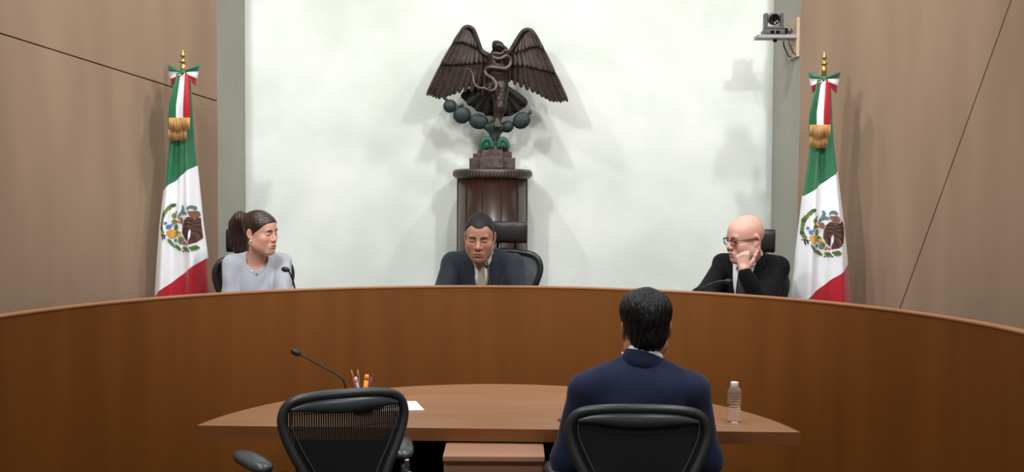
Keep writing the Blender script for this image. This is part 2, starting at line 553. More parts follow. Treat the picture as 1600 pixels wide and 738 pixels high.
def plate(P, z0, z1):
    m = len(P)
    return [(p[0], p[1], z0) for p in P] + [(p[0], p[1], z1) for p in P], [tuple(range(m)), tuple(range(m, 2 * m))] + [(i, (i + 1) % m, (i + 1) % m + m, i + m) for i in range(m)]


MB().add(*plate(moon(TR - 0.004, 0.004), 0.703, 0.7499)).build('table_top', M['table'], table, bevel=0.003)
P0 = moon(TR, 0.0); P1 = moon(TR - 0.0042, 0.0042); m = len(P0)
V = [(p[0], p[1], z) for z in (0.702, 0.7492) for P in (P0, P1) for p in P]; Fc = []
for i in range(m):
    j = (i + 1) % m
    Fc += [(i, j, j + 2 * m, i + 2 * m), (m + i, m + j, j + 3 * m, i + 3 * m), (i, j, m + j, m + i), (2 * m + i, 2 * m + j, 3 * m + j, 3 * m + i)]
MB().add(V, Fc).build('edge_band', M['tedge'], table)
# knee space: curved back panel and side panels
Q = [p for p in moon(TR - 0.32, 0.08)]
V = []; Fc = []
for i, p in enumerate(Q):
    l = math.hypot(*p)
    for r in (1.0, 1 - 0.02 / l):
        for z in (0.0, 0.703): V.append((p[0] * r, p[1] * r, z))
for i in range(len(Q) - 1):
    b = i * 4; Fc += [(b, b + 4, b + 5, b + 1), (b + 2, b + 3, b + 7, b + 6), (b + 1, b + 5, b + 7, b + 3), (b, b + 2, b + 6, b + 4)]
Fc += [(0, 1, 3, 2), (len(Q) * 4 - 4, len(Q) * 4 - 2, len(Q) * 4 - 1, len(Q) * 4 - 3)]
MB().add(V, Fc).build('modesty_panel', M['knee_shade'], table)
# pedestal cabinet that stands out a little between the two knee spaces
ca = on_z(693, 713, 0.695); cb = on_z(850, 713, 0.695)
cabo = empty('pedestal_cabinet', ((ca.x + cb.x) / 2, ca.y, 0)); tag(cabo, 'low light brown wood cabinet under the middle of the half-moon table', 'cabinet')
cw = cb.x - ca.x
MB().box((0, 0.30, 0.345), (cw, 0.56, 0.66)).build('body', M['cab'], cabo, bevel=0.003)
MB().box((0, 0.295, 0.685), (cw + 0.006, 0.59, 0.02)).build('top', M['cab'], cabo, bevel=0.003)
for z in (0.13, 0.37):
    d = MB().box((0, 0.012, z + 0.06), (cw - 0.02, 0.02, 0.225)).build('door' if z < 0.3 else 'drawer', M['cab'], cabo, bevel=0.002)
    V, Fc = tube([(-0.05, -0.018, z + 0.13), (0.05, -0.018, z + 0.13)], 0.005); obj('handle', V, Fc, M['lampblack'], d)

# ------------------------------------------------------------------ chairs
M['chair'] = mat('black_chair_plastic', (40, 44, 47), 0.38, spec=0.5, bump=0.05, bscale=200)
M['weave'] = mat('black_chair_weave', (26, 25, 27), 0.75, spec=0.2)
M['pad'] = mat('grey_arm_pad', (58, 65, 70), 0.32, spec=0.5)
M['chrome'] = mat('polished_aluminium', (190, 190, 192), 0.22, metal=1.0)
M['leather'] = mat('black_leather', (26, 25, 27), 0.42, spec=0.5, bump=0.12, bscale=120)
M['smoke'] = mat('grey_mesh_fabric', (92, 98, 102), 0.8, spec=0.2)

BACK = [(0.0, 0.0), (0.07, -0.001), (0.13, -0.006), (0.18, -0.016), (0.208, -0.035), (0.222, -0.065), (0.222, -0.10), (0.206, -0.15), (0.182, -0.20), (0.155, -0.25), (0.132, -0.31), (0.12, -0.38), (0.105, -0.44), (0.06, -0.475), (0.0, -0.485)]


def back_y(x, z):               # the back bows away from the sitter at the middle and leans
    return 0.06 * (1 - (x / 0.22) ** 2) * 0.5 - 0.10 * (z + 0.2) * 0.6


def half_w(z):
    zs = [p[1] for p in BACK][::-1]; xs = [p[0] for p in BACK][::-1]
    return float(np.interp(z, zs, xs))


def mesh_chair(top, weave_mat, ax=0.285, az=0.0):
    """office chair seen from behind; the sitter faces +Y, the back's bottom stands at y = -0.2"""
    t = empty('office_chair')
    by = -0.22
    loop = [(x, z) for x, z in BACK] + [(-x, z) for x, z in BACK[-2:0:-1]]
    P = [Vector((x, by - back_y(x, z), top + z)) for x, z in loop]
    Pc = spline(P + [P[0]], 3)[:-1]
    V, Fc = tube(Pc, 0.0165, 10, closed=True, flat=1.15, up=(0, 1, 0))
    fr = obj('back_frame', V, Fc, M['chair'], t)
    # padded band that hangs below the top bar
    V = []; n = 24
    for i in range(n + 1):
        u = -1 + 2 * i / n; x = 0.195 * u
        z0 = -0.010 - 0.028 * abs(u) ** 3; z1 = z0 - 0.012 - 0.040 * (1 - u * u)
        for (z, o) in ((z0, 0.012), (z0, -0.004), ((z0 + z1) / 2, 0.016), (z1, 0.010), (z1, -0.004)):
            V.append((x, by - back_y(x, z) - o, top + z))
    Fc = []
    for i in range(n):
        b = i * 5
        for k in ((0, 2), (2, 3), (3, 4), (4, 1), (1, 0)): Fc.append((b + k[0], b + k[1], b + 5 + k[1], b + 5 + k[0]))
    obj('top_band', V, Fc, M['pad'], t)
    # the woven back: vertical strands you can see between
    mb = MB(); x = -0.205
    while x <= 0.206:
        zt = -0.02 - 0.03 * (abs(x) / 0.2) ** 3
        zz = [z for z in np.linspace(zt, -0.47, 60) if half_w(z) > abs(x) + 0.004]
        if len(zz) > 4:
            zz = np.linspace(zz[0], zz[-1], 11)
            w = 0.0036
            V = [(x + s * w, by - back_y(x, z) + o, top + z) for z in zz for s, o in ((-1, 0.0), (1, 0.0), (0, 0.003))]
            Fc = []
            for i in range(10):
                b = i * 3
                for k in range(3): Fc.append((b + k, b + (k + 1) % 3, b + 3 + (k + 1) % 3, b + 3 + k))
            mb.add(V, Fc)
        x += 0.0082
    for z in np.linspace(-0.06, -0.46, 9):
        h = half_w(z) - 0.004
        xs = np.linspace(-h, h, 13)
        V = [(xx, by - back_y(xx, z) + 0.002 + o, top + z + q) for xx in xs for q, o in ((-0.0012, 0), (0.0012, 0), (0, 0.002))]
        Fc = []
        for i in range(12):
            b = i * 3
            for k in range(3): Fc.append((b + k, b + (k + 1) % 3, b + 3 + (k + 1) % 3, b + 3 + k))
        mb.add(V, Fc)
    w = mb.build('mesh_back', weave_mat, t); w['kind'] = 'stuff'
    # edge welts of the woven back
    for s in (-1, 1):
        pts = [(s * 0.196, -0.045), (s * 0.19, -0.10), (s * 0.155, -0.18), (s * 0.115, -0.25), (s * 0.09, -0.32)]
        V, Fc = tube(spline([(x, by - back_y(x, z) - 0.004, top + z) for x, z in pts], 5), 0.0025, 6); obj('welt', V, Fc, M['pad'], t)
    # lumbar pad
    V, Fc = ellip((0, by - back_y(0, -0.3) - 0.02, top - 0.33), (0.125, 0.018, 0.055)); obj('lumbar_pad', V, Fc, M['leather'], t)
    # seat
    zs = 0.44
    V = []; Fc = []; n = 28
    for (rr, z) in ((0.9, -0.02), (1.0, -0.01), (1.0, 0.012), (0.93, 0.02), (0.5, 0.008), (0.02, 0.004)):
        for i in range(n):
            a = 2 * math.pi * i / n; cx, sy = math.cos(a), math.sin(a)
            V.append((0.245 * rr * math.copysign(abs(cx) ** 0.6, cx), 0.03 + 0.225 * rr * math.copysign(abs(sy) ** 0.6, sy), zs + z))
    for k in range(5):
        for i in range(n): Fc.append((k * n + i, k * n + (i + 1) % n, (k + 1) * n + (i + 1) % n, (k + 1) * n + i))
    Fc += [tuple(range(n)), tuple(range(5 * n, 6 * n))]
    MB().add(V, Fc).build('seat', M['weave'], t, smooth=True)
    V, Fc = tube(spline([(0, by - back_y(0, -.4) - 0.01, top - 0.40), (0, by - 0.03, 0.52), (0, by + 0.04, 0.42), (0, -0.02, 0.385)], 5), [0.035, 0.03, 0.03, 0.04], 10); obj('spine', V, Fc, M['chair'], t)
    MB().box((0, 0, 0.385), (0.2, 0.26, 0.06)).build('tilt_housing', M['chair'], t, bevel=0.015)
    for s in (-1, 1):
        V, Fc = tube(spline([(s * 0.10, 0.0, 0.39), (s * 0.2, -0.1, 0.42), (s * (ax - 0.03), -0.13, 0.50), (s * (ax - 0.02), -0.10, 0.665 + az)], 5), [0.02, 0.02, 0.018, 0.017], 10)
        a = obj('arm_post', V, Fc, M['chair'], t)
        V, Fc = lathe([(0.001, -0.016), (0.017, -0.014), (0.018, 0.014), (0.001, 0.016)], 16)
        k = obj('adjuster_knob', [(v[2] + s * (ax - 0.017), v[0] - 0.115, v[1] + 0.625 + az) for v in V], Fc, M['chrome'], a)
        MB().box((s * (ax - 0.0185), -0.10, 0.67 + az), (0.02, 0.045, 0.03)).build('arm_bracket', M['chrome'], a, bevel=0.004)
        # arm pad, toed out
        V = []; n = 20
        for (rr, z) in ((0.6, -0.014), (0.95, -0.008), (1.0, 0.004), (0.9, 0.014), (0.55, 0.020), (0.03, 0.021)):
            for i in range(n):
                g = 2 * math.pi * i / n
                V.append((0.045 * rr * math.copysign(abs(math.cos(g)) ** 0.7, math.cos(g)), 0.118 * rr * math.copysign(abs(math.sin(g)) ** 0.75, math.sin(g)), z))
        Fc = [(k2 * n + i, k2 * n + (i + 1) % n, (k2 + 1) * n + (i + 1) % n, (k2 + 1) * n + i) for k2 in range(5) for i in range(n)] + [tuple(range(n)), tuple(range(5 * n, 6 * n))]
        T = Matrix.Translation((s * ax, -0.005, 0.70 + az)) @ Matrix.Rotation(s * R(-16), 4, 'Z') @ Matrix.Rotation(R(4), 4, 'X')
        MB().add(V, Fc, 0, T).build('arm_pad', M['pad'], t, smooth=True)
    V, Fc = tube([(0, 0, 0.11), (0, 0, 0.37)], 0.026, 14); obj('column', V, Fc, M['chair'], t)
    for k in range(5):
        g = R(90 + 72 * k)
        d = Vector((math.cos(g), math.sin(g), 0))
        V, Fc = tube([d * 0.02 + Vector((0, 0, 0.12)), d * 0.30 + Vector((0, 0, 0.085))], [0.028, 0.018], 10); l = obj('base_leg', V, Fc, M['chair'], t)
        V, Fc = lathe([(0.02, -0.02), (0.03, -0.016), (0.03, 0.016), (0.02, 0.02)], 16)
        T = Matrix.Translation(d * 0.30 + Vector((0, 0, 0.03))) @ Matrix.Rotation(g, 4, 'Z') @ Matrix.Rotation(R(90), 4, 'X')
        MB().add(V, Fc, 0, T).build('caster', M['chair'], l, smooth=True)
        V, Fc = tube([d * 0.30 + Vector((0, 0, 0.055)), d * 0.30 + Vector((0, 0, 0.088))], 0.009, 8); obj('caster_stem', V, Fc, M['chair'], l)
    return t


ch = mesh_chair(0.953, M['weave']); p = at(540, 640, 3.62)
ch.location = (p.x - 0.080, 3.765, 0); ch.scale = (0.93, 0.95, 1.0); ch.rotation_euler = (0, 0, R(24))
tag(ch, 'empty black mesh-back office chair at the left of the half-moon table', 'chair', 'black mesh office chairs')
ch2 = mesh_chair(0.925, M['weave'], 0.25, -0.05); p = at(1001, 640, 3.5)
ch2.location = (p.x, 3.71, 0); ch2.rotation_euler = (0, 0, R(-2))
tag(ch2, 'black mesh-back office chair occupied by the man seen from behind', 'chair', 'black mesh office chairs')


def judge_chair(loc, rz, label, back_top, head_c, head_w, smoke=False, bw=1.12):
    """tall black judge's chair with headrest; local frame: the sitter faces -Y, z from the dais"""
    t = empty('judge_chair', loc, rz); tag(t, label, 'chair', 'high-backed chairs behind the bench')
    by = 0.20; top = back_top
    loop = [(x * bw, z * 1.15) for x, z in BACK] + [(-x * bw, z * 1.15) for x, z in BACK[-2:0:-1]]
    P = [Vector((x, by + back_y(x / bw, z), top + z)) for x, z in loop]
    V, Fc = tube(spline(P + [P[0]], 3)[:-1], 0.018, 10, closed=True, flat=1.2, up=(0, 1, 0)); obj('back_frame', V, Fc, M['chair'], t)
    V = []; Fc = []; n, m = 12, 14
    for j in range(m + 1):
        z = -0.02 - 0.5 * j / m; h = half_w(max(-0.48, z / 1.15)) * bw - 0.004
        for i in range(n + 1):
            x = h * (-1 + 2 * i / n); y = by + back_y(x / bw, z)
            V += [(x, y - 0.004, top + z), (x, y + 0.004, top + z)]
    W2 = (n + 1) * 2
    for j in range(m):
        for i in range(n):
            a = j * W2 + i * 2; Fc += [(a, a + 2, a + W2 + 2, a + W2), (a + 1, a + W2 + 1, a + W2 + 3, a + 3)]
    obj('back_panel', V, Fc, M['smoke'] if smoke else M['leather'], t)
    hx, hy, hz = head_c
    V = []; nn = 20; hh, hd = 0.062, 0.032
    secs = [(-1.0, 0.8), (-0.985, 0.93), (-0.95, 1), (0.95, 1), (0.985, 0.93), (1.0, 0.8)]
    for (u, q) in secs:
        for k in range(nn):
            g = 2 * math.pi * k / nn; c, s = math.cos(g), math.sin(g)
            V.append((hx + u * head_w, hy + hd * q * math.copysign(abs(c) ** 0.55, c) - 0.02 * (1 - u * u), hz + hh * q * math.copysign(abs(s) ** 0.55, s)))
    Fc = [(j * nn + k, j * nn + (k + 1) % nn, (j + 1) * nn + (k + 1) % nn, (j + 1) * nn + k) for j in range(5) for k in range(nn)] + [tuple(range(nn)), tuple(range(5 * nn, 6 * nn))]
    MB().add(V, Fc).build('headrest', M['leather'], t, smooth=True)
    for s in (-1, 1):
        V, Fc = tube(spline([(hx * 0.5 + s * 0.05, by + 0.05, top - 0.12), (hx * 0.8 + s * 0.05, hy + 0.05, (top + hz) / 2), (hx + s * 0.05, hy + 0.03, hz)], 4), 0.009, 8); obj('headrest_post', V, Fc, M['chair'], t)
    MB().box((0, -0.03, 0.40), (0.48, 0.46, 0.06)).build('seat', M['leather'], t, bevel=0.025, seg=3)
    V, Fc = tube(spline([(0, by + 0.06, top - 0.35), (0, by + 0.06, 0.42), (0, 0.1, 0.36), (0, 0.0, 0.35)], 5), 0.026, 10); obj('spine', V, Fc, M['chair'], t)
    for s in (-1, 1):
        V, Fc = tube(spline([(s * 0.12, 0.02, 0.36), (s * 0.27, 0.06, 0.42), (s * 0.285, 0.04, 0.575)], 5), 0.016, 10); a = obj('arm_post', V, Fc, M['chair'], t)
        MB().box((s * 0.285, -0.01, 0.59), (0.075, 0.24, 0.03)).build('arm_pad', M['pad'], t, bevel=0.012, seg=3)
    V, Fc = tube([(0, 0, 0.09), (0, 0, 0.37)], 0.026, 14); obj('column', V, Fc, M['chair'], t)
    for k in range(5):
        g = R(90 + 72 * k); d = Vector((math.cos(g), math.sin(g), 0))
        V, Fc = tube([d * 0.02 + Vector((0, 0, 0.11)), d * 0.28 + Vector((0, 0, 0.08))], [0.026, 0.018], 10); l = obj('base_leg', V, Fc, M['chair'], t)
        V, Fc = ellip(d * 0.28 + Vector((0, 0, 0.03)), (0.026, 0.026, 0.03), 12, 8); obj('caster', V, Fc, M['chair'], l)
    return t

# ------------------------------------------------------------------ people
M['skin'] = attr_mat('skin', 0.5, 0.03, 0.35, 0.12)
M['eyewhite'] = mat('dark_brown_eye', (52, 38, 34), 0.25)
M['hair_black'] = mat('black_hair', (15, 14, 16), 0.42, spec=0.32, bump=0.9, bscale=130, stretch=(1, 1, 0.22))
M['hair_salt'] = mat('dark_hair', (20, 17, 17), 0.55, spec=0.3, bump=0.5, bscale=90, stretch=(1, 1, 0.25))
M['hair_brown'] = mat('brown_hair', (54, 38, 33), 0.4, spec=0.5, bump=0.4, bscale=80, stretch=(1, 1, 0.2), rgb2=(38, 27, 24), scale=30)
M['brow'] = mat('eyebrow_hair', (58, 42, 36), 0.7)
M['brow_dark'] = mat('dark_eyebrow_hair', (36, 28, 26), 0.7)
M['brow_grey'] = mat('grey_eyebrow_hair', (150, 115, 100), 0.7)
M['suit_char'] = mat('charcoal_suit_cloth', (38, 45, 52), 0.85, spec=0.2, sheen=0.08, bump=0.1, bscale=250)
M['suit_black'] = mat('black_suit_cloth', (12, 12, 17), 0.85, spec=0.15, sheen=0.03, bump=0.1, bscale=250)
M['suit_navy'] = mat('navy_suit_cloth', (27, 35, 62), 0.85, spec=0.2, sheen=0.1, bump=0.1, bscale=250)
M['shirt'] = mat('white_shirt_cotton', (232, 232, 238), 0.8, spec=0.2)
M['tie_beige'] = mat('beige_tie_silk', (150, 142, 122), 0.5, var=0.1, scale=90)
M['tie_dark'] = mat('dark_tie_silk', (48, 48, 58), 0.5)
M['tie_navy'] = mat('navy_tie_silk', (30, 36, 70), 0.5)
M['sweater'] = mat('grey_knit', (168, 174, 183), 0.9, spec=0.15, sheen=0.2, bump=0.12, bscale=500)
M['trousers'] = mat('dark_trouser_cloth', (28, 30, 38), 0.85)
M['shoe'] = mat('black_shoe_leather', (18, 17, 17), 0.35)
M['pearl'] = mat('pearl', (235, 225, 215), 0.2, spec=0.7)
M['silver'] = mat('silver', (210, 210, 214), 0.2, metal=1.0)
M['frame_red'] = mat('tortoise_frame', (92, 42, 34), 0.3, spec=0.6)
M['lens'] = mat('lens_glass', (235, 238, 240), 0.02, spec=0.5)
M['lens'].node_tree.nodes['Principled BSDF'].inputs['Transmission Weight'].default_value = 1.0
M['lens'].node_tree.nodes['Principled BSDF'].inputs['IOR'].default_value = 1.05


def rotm(yaw=0, pitch=0, roll=0):
    return np.array(Matrix.Rotation(R(yaw), 3, 'Z') @ Matrix.Rotation(R(pitch), 3, 'X') @ Matrix.Rotation(R(roll), 3, 'Y'))


class Head:
    def __init__(s, c, yaw, pitch, roll=0, k=1.0):
        s.c = np.array(c, float); s.R = rotm(yaw, pitch, roll); s.k = k
    def w(s, p): return s.c + s.R @ (np.array(p, float) * s.k)
    def e(s, c, r, rot=None):
        Rm = s.R if rot is None else s.R @ rot
        return E_(s.w(c), np.array(r) * s.k, Rm)
    def cone(s, a, b, ra, rb=None): return C_(s.w(a), s.w(b), ra * s.k, (ra if rb is None else rb) * s.k)
    def loc(s, V): return ((V - s.c) @ s.R) / s.k
    def wv(s, V): return s.c + (np.asarray(V) * s.k) @ s.R.T


def put_head(f, h, nose=1.0, jaw=1.0, female=False, cheek=1.0, lid=0.0):
    P = lambda pr, k, sub=False: f.put(pr, k * h.k, 0.0, sub)
    P(h.e((0, 0.016, 0.034), (0.0745, 0.093, 0.087)), 0.02)
    P(h.e((0, -0.028, -0.030), (0.061 * jaw, 0.066, 0.084)), 0.04)
    P(h.e((0, -0.035, 0.045), (0.058, 0.055, 0.05)), 0.03)
    for s in (-1, 1):
        P(h.cone((s * 0.056 * jaw, 0.012, -0.062), (s * 0.020 * jaw, -0.066, -0.103), 0.022, 0.018), 0.03)
        P(h.e((s * 0.037, -0.056, -0.026), (0.028 * cheek, 0.027, 0.026)), 0.02)
        P(h.e((s * 0.037, -0.036, -0.060), (0.025 * jaw, 0.034, 0.034)), 0.03)
    P(h.e((0, -0.073, -0.101), (0.024 * jaw, 0.02, 0.02)), 0.025)
    P(h.cone((-0.036, -0.078, 0.021), (0.036, -0.078, 0.021), 0.011 if not female else 0.009), 0.016)
    for s in (-1, 1):
        P(h.e((s * 0.031, -0.094, 0.001), (0.017, 0.013, 0.012)), 0.014, True)
        P(h.e((s * 0.0315, -0.0765, 0.0), (0.0155, 0.0125, 0.0115)), 0.004)
        P(h.e((s * 0.0315, -0.0905, -0.0052 - lid), (0.0125, 0.008, 0.0024)), 0.0025, True)
    P(h.cone((0, -0.084, 0.014), (0, -0.108 - 0.006 * (nose - 1), -0.030), 0.0075, 0.0115 * nose), 0.012)
    for s in (-1, 1): P(h.e((s * 0.0125 * nose, -0.0975, -0.036), (0.0085, 0.0105, 0.008)), 0.008)
    P(h.e((0, -0.086, -0.072), (0.030, 0.014, 0.022)), 0.016)
    P(h.e((0, -0.0965, -0.0645), (0.021, 0.0075, 0.0058)), 0.006)
    P(h.e((0, -0.0955, -0.0775), (0.018, 0.0080, 0.0066)), 0.006)
    P(h.e((0, -0.106, -0.0705), (0.023, 0.009, 0.0018)), 0.003, True)
    P(h.e((0, -0.098, -0.0895), (0.014, 0.007, 0.004)), 0.008, True)
    for s in (-1, 1):
        rot = np.array(Matrix.Rotation(R(-s * 24), 3, 'Z') @ Matrix.Rotation(R(-10), 3, 'X'))
        P(h.e((s * 0.077, 0.016, -0.006), (0.0075, 0.0185, 0.031), rot), 0.010)
        P(h.e((s * 0.084, 0.012, -0.004), (0.006, 0.0115, 0.018), rot), 0.006, True)
        P(h.e((s * 0.074, 0.007, -0.033), (0.006, 0.008, 0.009)), 0.008)


def skin_colours(V, h, base, lips, stubble=None, scalp=None):
    L = h.loc(V); n = len(V)
    c = np.tile(np.array(lin(base)), (n, 1)); c[:, 3] = 1
    def mix(w, rgb):
        w = np.clip(w, 0, 1)[:, None]; c[:, :3] = c[:, :3] * (1 - w) + np.array(lin(rgb))[:3] * w
    x, y, z = L.T
    front = y < -0.04
    red = tuple(min(255, int(b * k)) for b, k in zip(base, (1.0, 0.86, 0.82)))
    mix(0.55 * np.exp(-(((np.abs(x) - 0.04) / 0.02) ** 2 + ((z + 0.028) / 0.02) ** 2)) * front, red)
    mix(0.5 * np.exp(-((x / 0.016) ** 2 + ((z + 0.032) / 0.014) ** 2)) * front, red)
    mix(0.6 * np.exp(-(((np.abs(x) - 0.079) / 0.01) ** 2 + ((y - 0.015) / 0.03) ** 2 + (z / 0.04) ** 2)), red)
    if stubble is not None:
        w = 0.5 * np.exp(-((z + 0.088) / 0.026) ** 4) * (y < 0.02)
        mix(w * (1 - 0.7 * np.exp(-((np.abs(x) - 0.05) / 0.012) ** 2)), stubble)
    lipw = np.exp(-((x / 0.0215) ** 4 + ((z + 0.071) / 0.0105) ** 4)) * (y < -0.082)
    mix(lipw * 0.9, lips)
    mix(np.exp(-((x / 0.021) ** 4 + ((z + 0.0705) / 0.002) ** 2)) * (y < -0.085) * 0.8, (70, 35, 32))
    lash = np.exp(-(((np.abs(x) - 0.0315) / 0.0145) ** 4 + ((z + 0.0042) / 0.0024) ** 2)) * (y < -0.06)
    mix(lash * 0.9, (45, 30, 28))
    return c


def finger_chain(o, d, n, L, curl, r):
    """capsules of one finger from knuckle o, bending from d towards n"""
    out = []; a = 0.0; p = np.array(o, float)
    for k, (seg, c) in enumerate(zip((0.45, 0.31, 0.24), curl)):
        a += R(c); v = d * math.cos(a) + n * math.sin(a); q = p + v * L * seg
        out.append(C_(p, q, r * (1 - 0.1 * k), r * (0.92 - 0.1 * k))); p = q
    return out


def hand_prims(wrist, d, n, thumb_side, stub=0.05, curl=(25, 25, 20), thumb=(0.55, 0.75, 0.35), k=1.0, fist=None):
    d = np.array(d, float); d /= np.linalg.norm(d); n = np.array(n, float); n -= d * n.dot(d); n /= np.linalg.norm(n)
    w = np.cross(d, n) * thumb_side; wr = np.array(wrist, float)
    pr = [C_(wr - d * stub, wr + d * 0.012, 0.027 * k, 0.026 * k)]
    for i, (o, L, kl) in enumerate(zip((0.028, 0.0095, -0.0095, -0.027), (0.072, 0.08, 0.075, 0.06), (0.086, 0.089, 0.085, 0.078))):
        kn = wr + d * kl * k + w * o * k
        pr.append(C_(wr + w * o * 0.55 * k + d * 0.012, kn, 0.0145 * k, 0.0105 * k))
        cu = curl if fist is None else fist[i]
        pr += finger_chain(kn, d, n, L * k, cu, 0.0088 * k if i < 3 else 0.0078 * k)
    t0 = wr + w * 0.022 * k + d * 0.02 * k + n * 0.006; td = d * thumb[0] + w * thumb[1] + n * thumb[2]; td /= np.linalg.norm(td)
    t1 = t0 + td * 0.042 * k; td2 = td * 0.85 + d * 0.45; td2 /= np.linalg.norm(td2)
    t2 = t1 + td2 * 0.033 * k; t3 = t2 + td2 * 0.024 * k
    pr += [C_(t0, t1, 0.0135 * k, 0.011 * k), C_(t1, t2, 0.0105 * k, 0.0095 * k), C_(t2, t3, 0.0095 * k, 0.0078 * k)]
    return pr


def mesh_prims(prims, step, k, grow=0.0):
    lo = np.min([p[1] for p in prims], 0) - 0.02 - grow; hi = np.max([p[2] for p in prims], 0) + 0.02 + grow
    f = Field(*[np.arange(l, h + step, step) for l, h in zip(lo, hi)])
    for p in prims: f.put(p, k, grow)
    return f


class Torso:
    """N: base of the neck; frame Rt: x across, -y forward, z up the spine"""
    def __init__(s, N, yaw, lean, sw, arms, wf=1.0, df=1.0, side=0.0, slope=0.055, shr=0.055, ar=1.0, roll=0.0, sk=0.03):
        s.sk = sk
        s.N = np.array(N, float); s.R = rotm(yaw, lean, roll); s.sw = sw; s.wf = wf; s.df = df; s.arms = arms; s.slope = slope; s.shr = shr; s.ar = ar
    def w(s, p): return s.N + s.R @ np.array(p, float)
    def loc3(s, X, Y, Z):
        x, y, z = X - s.N[0], Y - s.N[1], Z - s.N[2]; Rm = s.R
        return (Rm[0, 0] * x + Rm[1, 0] * y + Rm[2, 0] * z, Rm[0, 1] * x + Rm[1, 1] * y + Rm[2, 1] * z, Rm[0, 2] * x + Rm[1, 2] * y + Rm[2, 2] * z)
    def trunk(s):
        w, d = s.wf, s.df
        P = [(E_(s.w((0, 0.0, -0.19)), (0.163 * w, 0.112 * d, 0.185), s.R), 0.05),
             (E_(s.w((0, 0.0, -0.38)), (0.155 * w, 0.122 * d, 0.17), s.R), 0.06),
             (E_(s.w((0, 0.02, -0.52)), (0.17 * w, 0.135 * d, 0.12), s.R), 0.06),
             (E_(s.w((0, 0.03, -0.10)), (0.15 * w, 0.085 * d, 0.10), s.R), 0.05)]
        for q in (-1, 1):
            P.append((C_(s.w((q * 0.03, 0.012, -0.012)), s.w((q * s.sw, 0.01, -s.slope)), 0.046, s.shr), 0.05))
        return P
    def sleeves(s):
        P = []
        for q, (el, wr) in zip((-1, 1), s.arms):
            sh = s.w((q * s.sw, 0.01, -s.slope - 0.005)); el = np.array(el, float); wr = np.array(wr, float); a = s.ar
            P.append((C_(sh, el, s.shr * 1.04, 0.052 * a), s.sk)); P.append((C_(el, wr, 0.052 * a, 0.036 * a), 0.035))
        return P
    def legs(s, hipz, fwd, floor, spread=0.10):
        h = s.w((0, 0.02, -0.52)); P = []; F2 = np.array([fwd[0], fwd[1], 0.0]); F2 /= np.linalg.norm(F2); S = np.array([-F2[1], F2[0], 0])
        for q in (-1, 1):
            a = np.array([h[0], h[1], hipz]) + S * q * spread; kn = a + F2 * 0.40 + S * q * 0.03; kn[2] = hipz + 0.01
            an = kn.copy() + F2 * 0.03; an[2] = floor + 0.09
            P.append((a, kn, an))
        return P, F2
    def field(s, step, zlo, grow, sleeves=True):
        pr = s.trunk() + (s.sleeves() if sleeves else [])
        lo = np.min([p[0][1] for p in pr], 0) - 0.03 - grow; hi = np.max([p[0][2] for p in pr], 0) + 0.03 + grow
        f = Field(*[np.arange(l, h + step, step) for l, h in zip(lo, hi)])
        for p, k in pr: f.put(p, k, grow)
        return f
    def patch(s, poly, grow, step=0.004, neck=None, ymax=0.03):
        """a thin piece of cloth lying on the front of the trunk inside a polygon of the torso frame"""
        P = np.array(poly); c = [s.w((x, y, z)) for x, z in ((P[:, 0].min(), P[:, 1].min()), (P[:, 0].min(), P[:, 1].max()), (P[:, 0].max(), P[:, 1].min()), (P[:, 0].max(), P[:, 1].max())) for y in (-0.18 * s.df, 0.03)]
        lo = np.min(c, 0) - 0.02; hi = np.max(c, 0) + 0.02
        f = Field(*[np.arange(l, h + step, step) for l, h in zip(lo, hi)])
        for p, k in s.trunk(): f.put(p, k, grow)
        if neck: f.put(neck, 0.03, grow)
        inner = f.D + 0.016
        X, Y, Z = f.grid(tuple(slice(None) for _ in range(3)))
        x, y, z = s.loc3(X, Y, Z)
        f.D = np.maximum(np.maximum(f.D, -inner), np.maximum(poly2(poly, x, z), y - ymax)).astype(np.float32)
        return f.mesh()


def folds(T, amp, seed):
    rs = np.random.RandomState(seed); W = rs.normal(0, 1, (5, 3)) * np.array([26, 26, 20]); ph = rs.uniform(0, 6.28, 5)
    def fn(X, Y, Z):
        d = 0
        for w, p in zip(W, ph): d = d + np.sin(X * w[0] + Y * w[1] + Z * w[2] + p)
        return amp * d / 2.2
    return fn


